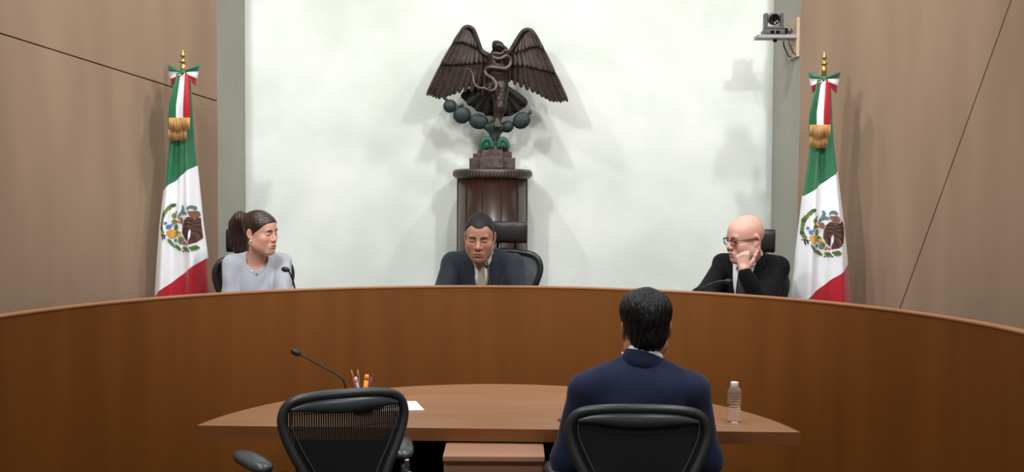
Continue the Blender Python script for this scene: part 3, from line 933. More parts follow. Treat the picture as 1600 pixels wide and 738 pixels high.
def person(label, root, T, h, floor, hipz, skin, lips, look, hands, stubble=None, head_kw={}, suit=None, tie=None, fold_seed=1, hand_kw=({}, {}), group=None):
    root = np.array(root, float)
    t = empty('person', root); tag(t, label, 'person')
    # body: head, neck, trunk, arms and legs in one skin, kept thinner than the clothes
    fwd = -(T.R @ np.array([0, 1.0, 0])); legs, F2 = T.legs(hipz, fwd, floor)
    pr = []
    for p, k in T.trunk(): pr.append((p, k, -0.022))
    for p, k in T.sleeves(): pr.append((p, k, -0.014))
    for a, kn, an in legs:
        pr += [(C_(a, kn, 0.07, 0.05), 0.04, 0.0), (C_(kn, an, 0.048, 0.033), 0.03, 0.0), (C_(an - np.array([0, 0, 0.04]), an + F2 * 0.16 - np.array([0, 0, 0.055]), 0.034, 0.026), 0.03, 0.0)]
    lo = np.min([p[0][1] for p in pr], 0) - 0.04; hi = np.max([p[0][2] for p in pr], 0) + 0.04
    hr = 0.135 * h.k; ax = []
    for k in range(3):
        l, u = h.c[k] - hr, h.c[k] + hr; segs = []
        if k == 2: l -= 0.02
        if lo[k] < l: segs.append((lo[k], l, 0.014))
        segs.append((l, u, 0.0026))
        if hi[k] > u: segs.append((u, hi[k], 0.014))
        ax.append(axis(*segs))
    f = Field(*ax)
    for p, k, g in pr: f.put(p, k, g)
    nb = T.w((0, 0.012, -0.03)); f.put(C_(nb, h.w((0, 0.022, -0.05)), 0.060 if not look.get('female') else 0.046, 0.053 if not look.get('female') else 0.040), 0.04)
    put_head(f, h, **head_kw)
    V, Q = f.mesh()
    for wr, d, n, side, kw in hands:
        V2, Q2 = mesh_prims(hand_prims(wr, d, n, side, **kw), 0.0026, 0.008).mesh()
        Q = np.concatenate([Q, Q2 + len(V)]); V = np.concatenate([V, V2])
    col = skin_colours(V, h, skin, lips, stubble)
    obj('body', V - root, Q, M['skin'], t, colors=col)
    # eyes
    for s in (-1, 1):
        V2, Fc = ellip((0, 0, 0), (0.0108 * h.k,) * 3, 12, 8)
        V2 = np.array(V2) + h.w((s * 0.0315, -0.0765, -0.001))
        obj('eye', V2 - root, Fc, M['eyewhite'], t)
        V3, Fc = tube(spline([h.w((s * 0.012, -0.0945, 0.0190)), h.w((s * 0.022, -0.0950, 0.0230)), h.w((s * 0.034, -0.0915, 0.0245)), h.w((s * 0.047, -0.0835, 0.0205))], 5), [0.0034 * h.k, 0.0044 * h.k, 0.004 * h.k, 0.0020 * h.k], 6)
        obj('eyebrow', np.array(V3) - root, Fc, M[look.get('brow', 'brow')], t)
    # trousers and shoes
    ll = []
    for a, kn, an in legs: ll += [C_(a, kn, 0.088, 0.068), C_(kn, an, 0.064, 0.052)]
    V, Q = mesh_prims(ll + [T.trunk()[2][0]], 0.014, 0.05).mesh(); obj('trousers', V - root, Q, M['trousers'], t)
    for a, kn, an in legs:
        V, Q = mesh_prims([C_(an - np.array([0, 0, 0.045]), an + F2 * 0.17 - np.array([0, 0, 0.052]), 0.044, 0.036)], 0.009, 0.03).mesh(); obj('shoe', V - root, Q, M['shoe'], t)
    neckp = C_(nb, h.w((0, 0.018, -0.06)), 0.062, 0.058)
    if suit:
        f = T.field(0.0065, 0, 0.0); f.warp(folds(T, 0.0042, fold_seed))
        # open front
        X, Y, Z = f.grid(tuple(slice(None) for _ in range(3))); x, y, z = T.loc3(X, Y, Z)
        vw = look.get('vw', 1.0); V_open = [(-0.062, 0.09), (0.062, 0.09), (0.050 * vw, 0.0), (0.012, -0.30), (-0.012, -0.30), (-0.050 * vw, 0.0)]
        wedge = np.maximum(poly2(V_open, x, z), y - 0.0)
        f.D = np.maximum(f.D, -wedge).astype(np.float32)
        V, Q = f.mesh(); jk = obj('jacket', V - root, Q, suit, t)
        for s in (-1, 1):
            lap = [(s * 0.050 * vw, 0.012), (s * 0.064 * vw, 0.018), (s * (0.044 + 0.05 * vw), -0.035), (s * (0.03 + 0.05 * vw), -0.045), (s * (0.062 + 0.05 * vw), -0.062), (s * 0.04, -0.285), (s * 0.010, -0.30), (s * 0.050 * vw, -0.0)]
            V, Q = T.patch(lap, 0.007, 0.004)
            if len(V): obj('lapel', V - root, Q, suit, jk)
        # collar of the jacket round the back of the neck
        top_n = h.w((0, 0.018, -0.06)); na = (top_n - nb) / np.linalg.norm(top_n - nb); nf = T.R @ np.array([0, -1.0, 0]); nf = nf - na * nf.dot(na); nf /= np.linalg.norm(nf); ns = np.cross(nf, na)
        def ring(r, t, drop, g0, n): return [nb + na * (t - drop * (1 - math.cos(g)) / 2) + ns * r * math.sin(g) - nf * r * math.cos(g) for g in np.linspace(-g0, g0, n)]
        V, Fc = band(ring(0.0655, 0.046, 0.03, 1.55, 25), nb, na, 0.056, 0.0065); obj('jacket_collar', np.array(V) - root, Fc, suit, jk)
        # shirt with its standing collar
        f = T.field(0.007, 0, -0.014, sleeves=False); f.put(neckp, 0.02, 0.0)
        ax_ = h.w((0, 0.018, -0.06)) - nb; L = np.linalg.norm(ax_); ax_ /= L
        lim = nb + ax_ * (look.get('collar', 0.08))
        f.cut(lambda X, Y, Z: (X - lim[0]) * ax_[0] + (Y - lim[1]) * ax_[1] + (Z - lim[2]) * ax_[2])
        V, Q = f.mesh(); sh = obj('shirt', V - root, Q, M['shirt'], t)
        V, Fc = band(ring(0.0625, 0.070, 0.040, 2.9, 33), nb, na, 0.036, 0.0035); obj('collar', np.array(V) - root, Fc, M['shirt'], sh)
        for s in (-1, 1):
            V, Q = T.patch([(s * 0.008, 0.02), (s * 0.058, 0.035), (s * 0.052, -0.02), (s * 0.034, -0.055)], 0.004, 0.003, neckp)
            if len(V): obj('collar_point', V - root, Q, M['shirt'], sh)
        if tie:
            V, Q = T.patch([(-0.019, 0.005), (0.019, 0.005), (0.013, -0.03), (-0.013, -0.03)], 0.011, 0.003, neckp); kt = None
            ti = None
            V2, Q2 = T.patch([(-0.013, -0.025), (0.013, -0.025), (0.034, -0.27), (0.0, -0.31), (-0.034, -0.27)], 0.003, 0.0035, neckp)
            ti = obj('tie', V2 - root, Q2, tie, t)
            if len(V): obj('tie_knot', V - root, Q, tie, ti)
        # cuffs
        for (el, wr) in (T.arms if look.get('cuffs', True) else T.arms[:1]):
            el = np.array(el); wr = np.array(wr); d = (wr - el) / np.linalg.norm(wr - el)
            V, Fc = tube([wr + d * 0.010, wr + d * 0.030, wr + d * 0.042], [0.031, 0.0315, 0.030], 14); obj('cuff', np.array(V) - root, Fc, M['shirt'], sh)
    return t


def band(pts, c, up, height, th):
    """upright strip of cloth that follows points; its faces are turned outwards from the neck"""
    V = []; Fc = []
    m = len(pts)
    for i, p in enumerate(pts):
        p = np.array(p); o = p - c; o = o - up * o.dot(up); o /= np.linalg.norm(o) + 1e-9
        for (a, b) in ((-1, 1.0), (-0.9, 1.5), (0, 1.1), (0.85, 0.5), (1, 0.0), (0.85, -0.5), (-1, -0.4)):
            V.append(p + up * a * height / 2 + o * b * th)
    for i in range(m - 1):
        for k in range(7):
            l = (k + 1) % 7; Fc.append((i * 7 + k, i * 7 + l, i * 7 + 7 + l, i * 7 + 7 + k))
    Fc += [tuple(range(7)), tuple(range((m - 1) * 7, m * 7))[::-1]]
    return V, Fc


def hair_mesh(name, h, build, m, parent, root, box=((-0.1, -0.115, -0.12), (0.1, 0.135, 0.15)), step=0.0026):
    f = Field(*[np.arange(l, u, step) for l, u in zip(*box)])
    build(f); V, Q = f.mesh(); V = h.wv(V)
    return obj(name, V - np.array(root), Q, m, parent)


# ---- judge in the middle: charcoal suit, reads with the head bent
def hc(px, py, d): return np.array(at(px, py, d))


def middle_judge():
    h = Head(hc(749.5, 370.3, 5.74), -3, 14, 1.5, 0.985)
    N = hc(753, 396, 5.88)
    arms = [(hc(689, 464, 5.78), hc(718, 480, 5.54)), (hc(816, 464, 5.80), hc(785, 480, 5.54))]
    T = Torso(N, 0, 14, 0.160, arms, 1.04, 1.0, slope=0.062, shr=0.055, ar=1.08)
    root = (N[0], N[1] + 0.12, DAIS)
    hands = []
    for q, (el, wr) in zip((-1, 1), arms):
        d = wr - el; hands.append((wr, (d[0], d[1], -0.02), (0, 0, -1), 1 if q > 0 else -1, {}))
    t = person('man in charcoal suit and beige tie reading at the bench, head bent down', root, T, h, DAIS, DAIS + 0.52, (174, 129, 110), (142, 92, 84), dict(brow='brow_dark'), hands, stubble=(140, 106, 92), head_kw=dict(nose=1.15, jaw=1.0, cheek=1.05), suit=M['suit_char'], tie=M['tie_beige'], fold_seed=3)
    def hair(f):
        f.put(E_((0, 0.020, 0.037), (0.0790, 0.097, 0.0905)), 0.02); f.put(E_((0, -0.035, 0.045), (0.0625, 0.0595, 0.0545)), 0.03)
        def keep(X, Y, Z):
            a = np.abs(X)
            front = np.interp(Z - 0.017 * np.exp(-((a - 0.040) / 0.017) ** 2), [-0.05, -0.02, 0.02, 0.045, 0.062, 0.073], [0.012, -0.008, -0.018, -0.034, -0.060, -0.1]) - Y
            low = -(Z + 0.045 - 0.0 * Y) - np.clip(Y, 0, 0.1) * 0.4
            return np.maximum(front, low)
        f.cut(keep)
        f.warp(lambda X, Y, Z: 0.0006 * np.sin(X * 700 + np.sin(Y * 60) * 2) * np.ones_like(Y + Z))
        for s in (-1, 1): f.put(E_((s * 0.0735, 0.004, -0.002), (0.004, 0.010, 0.028)), 0.006)
    hair_mesh('hair', h, hair, M['hair_salt'], t, root)
    c = hc(797, 364, 6.06)
    judge_chair((hc(771, 400, 5.93)[0], 5.99, DAIS), R(-4), 'black chair with wide padded headrest behind the man in charcoal suit', hc(800, 393, 6.15)[2] - DAIS, (0.072, 0.17, c[2] - DAIS), 0.105, True)
    return t


# ---- judge at the left: woman in a grey jumper
def left_judge():
    h = Head(hc(407.5, 363, 5.45), 63, 6, -4, 0.86)
    N = hc(402, 404, 5.53)
    arms = [(hc(361, 486, 5.47), hc(392, 490, 5.22)), (hc(443, 486, 5.42), hc(428, 490, 5.22))]
    T = Torso(N, 12, 5, 0.122, arms, 0.68, 0.92, slope=0.026, shr=0.044, ar=0.86, sk=0.016)
    root = (N[0], N[1] + 0.06, DAIS)
    hands = []
    for q, (el, wr) in zip((-1, 1), arms):
        d = wr - el; hands.append((wr, (d[0], d[1], -0.02), (0, 0, -1), 1 if q > 0 else -1, dict(k=0.88)))
    t = person('woman in light grey jumper with brown ponytail looking to the side', root, T, h, DAIS, DAIS + 0.52, (212, 164, 145), (172, 98, 94), dict(female=True, brow='brow'), hands, head_kw=dict(female=True, nose=0.92, jaw=0.94))
    f = T.field(0.006, 0, 0.003); f.warp(folds(T, 0.0034, 8))
    X, Y, Z = f.grid(tuple(slice(None) for _ in range(3))); x, y, z = T.loc3(X, Y, Z)
    hole = np.sqrt((x / 0.052) ** 2 + ((y + 0.018) / 0.085) ** 2) - 1
    f.D = np.maximum(f.D, -np.maximum(hole * 0.05, -(z + 0.030 + np.clip(-y, 0, 0.1) * 0.55 - np.abs(x) * 0.55))).astype(np.float32)
    V, Q = f.mesh(); sw = obj('jumper', V - np.array(root), Q, M['sweater'], t)
    # ribbed neckline
    def hair(f):
        f.put(E_((0, 0.018, 0.037), (0.0800, 0.099, 0.0925)), 0.02); f.put(E_((0, -0.035, 0.045), (0.064, 0.061, 0.056)), 0.03)
        f.put(E_((0, 0.085, 0.055), (0.05, 0.035, 0.045)), 0.03)
        def keep(X, Y, Z):
            a = np.abs(X)
            return np.maximum(np.interp(Z, [-0.08, -0.05, -0.02, 0.0, 0.03, 0.048, 0.066, 0.077], [0.05, 0.032, 0.014, -0.010, -0.046, -0.062, -0.080, -0.11]) - Y, -(Z + 0.075) - np.clip(Y, 0, 0.1) * 0.2)
        f.cut(keep)
        f.warp(lambda X, Y, Z: 0.0005 * np.sin(Z * 420 + X * 160 + Y * 120))
        for s in (-1, 1): f.put(C_((s * 0.070, -0.015, 0.035), (s * 0.076, 0.0, -0.012), 0.007, 0.002), 0.008)
    hm = hair_mesh('hair', h, hair, M['hair_brown'], t, root)
    pts = [hc(387, 345, 5.53), hc(376, 343, 5.58), hc(371, 353, 5.60), hc(373, 372, 5.61), hc(377, 390, 5.62), hc(380, 402, 5.63)]
    rr = [0.026, 0.035, 0.040, 0.040, 0.032, 0.014]
    pr = [C_(pts[i], pts[i + 1], rr[i], rr[i + 1]) for i in range(5)]
    f = mesh_prims(pr, 0.004, 0.03); f.warp(lambda X, Y, Z: 0.002 * np.sin(X * 420 + np.sin(Z * 16) * 1.5) + 0.001 * np.sin(Y * 400 + np.sin(Z * 16) * 2))
    V, Q = f.mesh(); obj('ponytail', V - np.array(root), Q, M['hair_brown'], t)
    for s in (-1, 1):
        p = h.w((s * 0.081, 0.004, -0.043)); V, Fc = ellip(p - np.array(root), (0.0055,) * 3, 10, 8); obj('earring', V, Fc, M['pearl'], t)
    arc = [T.w((0.062 * math.sin(g), -0.012 - 0.078 * math.cos(g), -0.012 - 0.045 * max(0, math.cos(g)) ** 2)) for g in np.linspace(-1.3, 1.3, 17)]
    V, Fc = tube(arc, 0.0011, 5); nk = obj('necklace', np.array(V) - np.array(root), Fc, M['silver'], t)
    V, Fc = ellip(arc[8] + np.array([0, -0.004, -0.008]) - np.array(root), (0.006, 0.003, 0.007), 10, 8); obj('pendant', V, Fc, M['silver'], nk)
    c = hc(357, 376, 5.78)
    judge_chair((hc(389, 400, 5.66)[0], 5.68, DAIS), R(8), 'black leather chair behind the woman in the grey jumper', hc(345, 403, 5.8)[2] - DAIS, (-0.03, 0.13, c[2] - DAIS), 0.105, bw=0.90)
    return t


# ---- judge at the right: bald man with glasses, chin on his hand
def right_judge():
    h = Head(hc(1165, 372.5, 5.40), -69, 9, 3, 0.94)
    N = hc(1169, 402, 5.52)
    arms = [(hc(1096, 470, 5.38), hc(1125, 486, 5.28)), (hc(1192, 486, 5.28), hc(1164, 426, 5.25))]
    T = Torso(N, -40, 10, 0.150, arms, 1.0, 1.0, slope=0.050, shr=0.054, ar=1.02)
    root = (N[0], N[1] + 0.06, DAIS)
    el, wr = arms[1]
    d = wr - el
    hands = [(wr + np.array([-0.004, 0, 0.008]), (-0.12, 0.03, 1.0), (0.35, 0.9, 0.0), -1, dict(thumb=(0.70, 0.70, 0.15), k=0.88, stub=0.012, fist=[(70, 75, 40), (78, 80, 40), (80, 82, 40), (80, 85, 40)]))]
    el0, wr0 = arms[0]; d0 = wr0 - el0
    hands.append((wr0, (d0[0], d0[1], -0.02), (0, 0, -1), -1, {}))
    t = person('bald man in black suit and glasses resting his cheek on his fist', root, T, h, DAIS, DAIS + 0.52, (209, 165, 150), (176, 116, 108), dict(brow='brow_grey', cuffs=False, vw=1.5), hands, stubble=(196, 160, 146), head_kw=dict(nose=1.1, jaw=1.04), suit=M['suit_black'], tie=M['tie_dark'], fold_seed=5)
    # glasses
    g = empty('glasses', (0, 0, 0)); g.parent = t
    ro = np.array(root)
    for s in (-1, 1):
        loop = []
        for k in range(20):
            a = 2 * math.pi * k / 20; loop.append((s * 0.033 + 0.025 * math.copysign(abs(math.cos(a)) ** 0.75, math.cos(a)), -0.1015 + 0.004 * abs(math.cos(a)), -0.002 + 0.0185 * math.copysign(abs(math.sin(a)) ** 0.75, math.sin(a))))
        V, Fc = tube([Vector(h.w(p) - ro) for p in loop], 0.0026 * h.k, 6, closed=True); obj('rim', V, Fc, M['frame_red'], g)
        V = [h.w((p[0], p[1] + o, p[2])) - ro for o in (-0.0006, 0.0006) for p in loop]
        Fc = [tuple(range(20)), tuple(range(39, 19, -1))] + [(i, i + 20, (i + 1) % 20 + 20, (i + 1) % 20) for i in range(20)]
        obj('lens', V, Fc, M['lens'], g, smooth=False)
        V, Fc = tube(spline([h.w(p) - ro for p in ((s * 0.058, -0.099, 0.008), (s * 0.072, -0.06, 0.008), (s * 0.083, -0.01, 0.007), (s * 0.085, 0.012, 0.006), (s * 0.083, 0.03, -0.012))], 4), 0.0034, 6); obj('temple', V, Fc, M['frame_red'], g)
    V, Fc = tube(spline([h.w(p) - ro for p in ((-0.01, -0.102, 0.004), (0, -0.104, 0.007), (0.01, -0.102, 0.004))], 4), 0.0016, 6); obj('bridge', V, Fc, M['frame_red'], g)
    c = hc(1180, 377, 5.72)
    judge_chair((hc(1172, 400, 5.62)[0], 5.66, DAIS), R(-14), 'black chair behind the bald man, headrest showing beside his head', hc(1180, 418, 5.75)[2] - DAIS, (0.01, 0.12, c[2] - DAIS), 0.125, bw=0.88)
    return t


# ---- man at the table seen from behind
def front_man():
    h = Head(hc(1008, 512, 3.70), 180 + 3, 4, 1, 1.0)
    N = hc(998, 566, 3.69)
    eL, eR = hc(891, 716, 3.72), hc(1100, 716, 3.70)
    arms = [(eR, np.array([0.58, 4.02, 0.795])), (eL, np.array([0.26, 4.03, 0.795]))]
    T = Torso(N, 180, 8, 0.178, arms, 1.08, 1.0, slope=0.090, shr=0.056, ar=1.15)
    root = (N[0], 3.70, 0.0)
    hands = []
    for q, (el, wr) in zip((-1, 1), arms):
        d = wr - el; hands.append((wr, (d[0] * 0.4, abs(d[1]), -0.03), (0, 0, -1), 1 if q > 0 else -1, {}))
    t = person('man in navy suit seen from behind, seated at the half-moon table', root, T, h, 0.0, 0.53, (172, 122, 98), (140, 86, 78), dict(collar=0.078), hands, stubble=(90, 70, 62), head_kw=dict(jaw=0.92), suit=M['suit_navy'], tie=M['tie_navy'], fold_seed=9)
    def hair(f):
        f.put(E_((0, 0.020, 0.036), (0.081, 0.101, 0.092)), 0.02)
        for s in (-1, 1): f.put(E_((s * 0.033, 0.015, 0.070), (0.051, 0.085, 0.050)), 0.03)
        f.put(E_((0, 0.050, -0.035), (0.060, 0.056, 0.050)), 0.03)
        f.put(E_((0, -0.045, 0.100), (0.055, 0.055, 0.028)), 0.03)
        f.put(E_((-0.004, 0.02, 0.112), (0.026, 0.035, 0.020)), 0.025)
        def keep(X, Y, Z):
            a = np.abs(X)
            face = -(Y + 0.075 - np.clip(0.075 - Z, 0, 1) * 0.62)
            nape = -(Z + 0.078) - 0.010 * np.cos(X * 40)
            ear = 0.03 - np.sqrt((Y - 0.002) ** 2 + (Z + 0.02) ** 2) - (a < 0.06)
            return np.maximum(np.maximum(face, nape), ear)
        f.cut(keep)
        def strands(X, Y, Z):
            th = np.arctan2(X - 0.012, np.maximum(Y + 0.06, 0.01) + 0 * Z); r = Z
            return 0.0012 * np.sin(th * 46 + np.sin(Z * 55 + X * 60) * 1.8 + np.sin(Z * 31) * 2) + 0.0009 * np.sin(th * 93 + Z * 90 + np.sin(Z * 70) * 2)
        f.warp(strands)
    hair_mesh('hair', h, hair, M['hair_black'], t, root, ((-0.105, -0.12, -0.13), (0.105, 0.14, 0.16)))
    return t


middle_judge(); left_judge(); right_judge(); front_man()

# ------------------------------------------------------------------ pedestal and bronze eagle
M['dark_wood'] = mat('dark_polished_wood', (54, 29, 20), 0.3, spec=0.5, coat=0.2, rgb2=(36, 20, 14), scale=5, stretch=(4, 4, 0.3))
M['cap_metal'] = mat('dark_bronze_rim', (84, 76, 72), 0.4, metal=0.4, var=0.15, scale=20)
M['bronze'] = mat('brown_bronze', (66, 54, 49), 0.42, metal=0.45, spec=0.5, rgb2=(40, 33, 31), scale=22, bump=0.15, bscale=70)
M['bronze_lt'] = mat('worn_bronze', (100, 87, 79), 0.4, metal=0.45, var=0.15, scale=30)
M['tail'] = mat('black_bronze', (24, 20, 19), 0.5, metal=0.3)
M['patina'] = mat('green_patina_bronze', (44, 62, 60), 0.5, metal=0.3, rgb2=(30, 42, 42), scale=25, bump=0.2, bscale=80)
M['verdigris'] = mat('bright_verdigris', (44, 108, 84), 0.55, metal=0.1, rgb2=(28, 74, 60), scale=30)
M['rock'] = mat('carved_brown_stone', (92, 78, 72), 0.6, metal=0.2, rgb2=(58, 46, 44), scale=24, bump=0.3, bscale=50)

PD = 6.84
pc = at(769.5, 270, PD); capz = at(769, 263.5, PD - 0.2).z
ped = empty('pedestal', (pc.x, PD, DAIS)); tag(ped, 'round dark polished wood pedestal under the bronze eagle', 'pedestal')
hz = capz - DAIS
V, Fc = lathe([(0.245, 0.0), (0.245, 0.06), (0.232, 0.075), (0.224, 0.08)], 48); obj('plinth', V, Fc, M['dark_wood'], ped)
V, Fc = lathe([(0.224, 0.08), (0.224, hz - 0.06)], 64); o = obj('shaft', V, Fc, M['dark_wood'], ped)
V, Fc = lathe([(0.224, hz - 0.06), (0.232, hz - 0.058), (0.241, hz - 0.05), (0.243, hz - 0.012), (0.237, hz - 0.004), (0.20, hz)], 64); o = obj('cap', V, Fc, M['cap_metal'], ped)
for k in range(72):
    g = 2 * math.pi * k / 72
    T = Matrix.Rotation(g, 4, 'Z')
    MB().box((0, -0.245, hz - 0.030), (0.011, 0.008, 0.030), T).build('dentil', M['cap_metal'], o)
for k in range(12):
    g = 2 * math.pi * (k + 0.5) / 12
    MB().box((0, -0.2235, (hz + 0.02) / 2), (0.006, 0.006, hz - 0.14), Matrix.Rotation(g, 4, 'Z')).build('moulding', M['dark_wood'], ped)

ED = 6.80
eb = Vector((pc.x, ED, capz))
eagle = empty('eagle_statue', eb); tag(eagle, 'bronze eagle with spread wings devouring a snake on a cactus, above the pedestal', 'statue')


def ep(px, py, dy=0.0): return np.array(at(px, py, ED + dy) - eb)


# rocks
for (x0, x1, y0, y1, yd, dep) in ((734, 752, 247, 264, 0.0, 0.12), (750, 787, 246, 264, -0.03, 0.16), (784, 805, 247, 264, 0.0, 0.12), (740, 756, 239, 249, 0.01, 0.10), (753, 786, 236, 248, -0.02, 0.12), (783, 800, 238, 249, 0.01, 0.10), (757, 785, 229, 238, -0.01, 0.08), (746, 757, 233, 240, 0.02, 0.06), (786, 796, 231, 240, 0.02, 0.06)):
    a = ep(x0, y1); b = ep(x1, y0); z0 = max(0.0, a[2])
    MB().box(((a[0] + b[0]) / 2, yd, (z0 + b[2]) / 2), (b[0] - a[0], dep, b[2] - z0), Matrix.Rotation(R(random.uniform(-2, 2)), 4, 'Y')).build('rock', M['rock'], eagle, bevel=0.006)
# cactus
V, Q = mesh_prims([C_(ep(773, 230), ep(773, 213), 0.035, 0.028), C_(ep(773, 213), ep(773, 198), 0.030, 0.042), C_(ep(776, 203), ep(795, 196), 0.03, 0.026), C_(ep(768, 203), ep(752, 193), 0.026, 0.02)], 0.006, 0.02).mesh()
stem = obj('cactus_stem', V, Q, M['patina'], eagle)
for (x, y, rx, rz, tilt) in ((703, 166, 9.5, 9, 30), (722, 180, 12.5, 11.5, 10), (748, 190, 14, 10.5, -8), (793, 198, 9, 8, 30), (815, 188.5, 13, 11, 35)):
    c = ep(x, y, -0.01); rm = Matrix.Rotation(R(-tilt), 3, 'Y')
    rx *= 1.12; rz *= 1.15
    V, Fc = ellip(c, (rx / 250, 0.024, rz / 250), 20, 12, rm); pad = obj('cactus_pad', V, Fc, M['patina'], eagle)
    mb = MB()
    for k in range(14):
        g = 2 * math.pi * k / 14
        for rr in (1.0, 0.55):
            p = Vector(c) + rm @ Vector((math.cos(g) * rx / 260 * rr, -0.022 * math.sqrt(max(0, 1 - rr * rr)), math.sin(g) * rz / 260 * rr))
            V, Fc = ellip(p, (0.0032,) * 3, 6, 4); mb.add(V, Fc)
    mb.build('spines', M['patina'], pad, smooth=True)['kind'] = 'stuff'
for (x, y) in ((698, 157), (695, 153), (717, 167), (722, 165), (824, 180), (828, 176), (748, 180)):
    V, Fc = ellip(ep(x, y, -0.01), (0.011, 0.011, 0.014), 10, 8); obj('cactus_fruit', V, Fc, M['patina'], eagle)
for pts in ([(751, 232), (754, 222), (761, 217), (767, 222), (769, 231)], [(779, 231), (781, 222), (786, 218), (791, 223), (794, 231)], [(757, 232), (760, 226), (763, 231)], [(784, 231), (786, 226), (789, 231)]):
    V, Fc = tube(spline([ep(x, y, -0.05) for x, y in pts], 5), [0.012, 0.016, 0.018, 0.016, 0.012], 8); obj('leaf_scroll', V, Fc, M['verdigris'], eagle)
# body
pr = [E_(ep(778, 112, -0.02), (0.076, 0.066, 0.11)), E_(ep(778, 94, -0.02), (0.070, 0.056, 0.065)), E_(ep(779, 138, -0.01), (0.062, 0.058, 0.08)), C_(ep(780, 92, -0.03), ep(778, 76, -0.05), 0.045, 0.034), E_(ep(778, 72, -0.065), (0.036, 0.042, 0.030)),
      C_(ep(782, 70, -0.09), ep(790, 76, -0.115), 0.016, 0.010), C_(ep(790, 76, -0.115), ep(790, 80, -0.115), 0.010, 0.004), C_(ep(782, 78, -0.085), ep(788, 82, -0.10), 0.009, 0.005), E_(ep(775, 66.5, -0.06), (0.022, 0.025, 0.012)),
      C_(ep(782, 140, -0.03), ep(781, 168, -0.05), 0.054, 0.040), C_(ep(781, 168, -0.05), ep(777, 190, -0.05), 0.036, 0.024),
      C_(ep(768, 132, -0.05), ep(760, 146, -0.10), 0.036, 0.026), C_(ep(760, 146, -0.10), ep(758, 136, -0.14), 0.018, 0.013)]
for (dx, dy) in ((-7, 8), (-2, 10), (3, 10), (7, 8)):
    pr.append(C_(ep(777, 189, -0.055), ep(777 + dx, 189 + dy, -0.085), 0.010, 0.006))
for (dx, dy) in ((-8, 0), (-5, 5), (5, 4), (2, -4)):
    pr.append(C_(ep(758, 136, -0.145), ep(758 + dx, 138 + dy, -0.165), 0.009, 0.005))
f = mesh_prims(pr, 0.005, 0.018)
f.warp(lambda X, Y, Z: 0.002 * np.abs(np.sin(X * 150 + np.floor(Z * 40) * 1.57)) * (0.5 + (Z * 40 - np.floor(Z * 40))) * np.ones_like(Y))
V, Q = f.mesh(); obj('body', V, Q, M['bronze'], eagle)


def feather(P0, P1, w, th, nrm, m, parent, curl=0.0, name='feather'):
    """long rounded blade with a raised quill from P0 to P1"""
    P0, P1, nrm = np.array(P0), np.array(P1), np.array(nrm, float); d = P1 - P0; L = np.linalg.norm(d); d /= L
    s = np.cross(d, nrm); s /= np.linalg.norm(s); n = np.cross(s, d)
    V = []; Fc = []
    prof = [(0.0, 0.55), (0.3, 0.9), (0.6, 1.0), (0.82, 0.97), (0.93, 0.72), (0.985, 0.32)]
    for t, k in prof:
        c = P0 + d * L * t + n * curl * t * t
        V += [c - s * w * k, c - s * w * k * 0.12 + n * th, c + s * w * k * 0.12 + n * th, c + s * w * k, c - n * th * 0.6]
    for i in range(len(prof) - 1):
        b = i * 5
        for k in range(5): Fc.append((b + k, b + (k + 1) % 5, b + 5 + (k + 1) % 5, b + 5 + k))
    Fc += [(0, 1, 2, 3, 4), tuple(range(len(V) - 1, len(V) - 6, -1))]
    return MB().add(V, Fc).build(name, m, parent, smooth=False)


WINGS = ([[(721, 49), (727, 43.5), (734, 43.5), (742, 52)], [(709, 70), (721, 68), (735, 72), (754, 80)], [(690, 104), (708, 103), (729, 101), (760, 98)], [(668, 151), (688, 155), (714, 146), (757, 140)]],
         [[(835, 54), (828, 48), (820, 48), (811, 58)], [(849, 80), (838, 75), (822, 78), (799, 85)], [(866, 116), (848, 111), (828, 106), (796, 102)], [(886, 160), (864, 160), (836, 146), (795, 128)]])


def row_pt(row, u, dy):
    P = spline([Vector((p[0], p[1], 0)) for p in row], 10); t = u * (len(P) - 1); i = min(int(t), len(P) - 2); q = P[i].lerp(P[i + 1], t - i)
    return ep(q.x, q.y, dy)


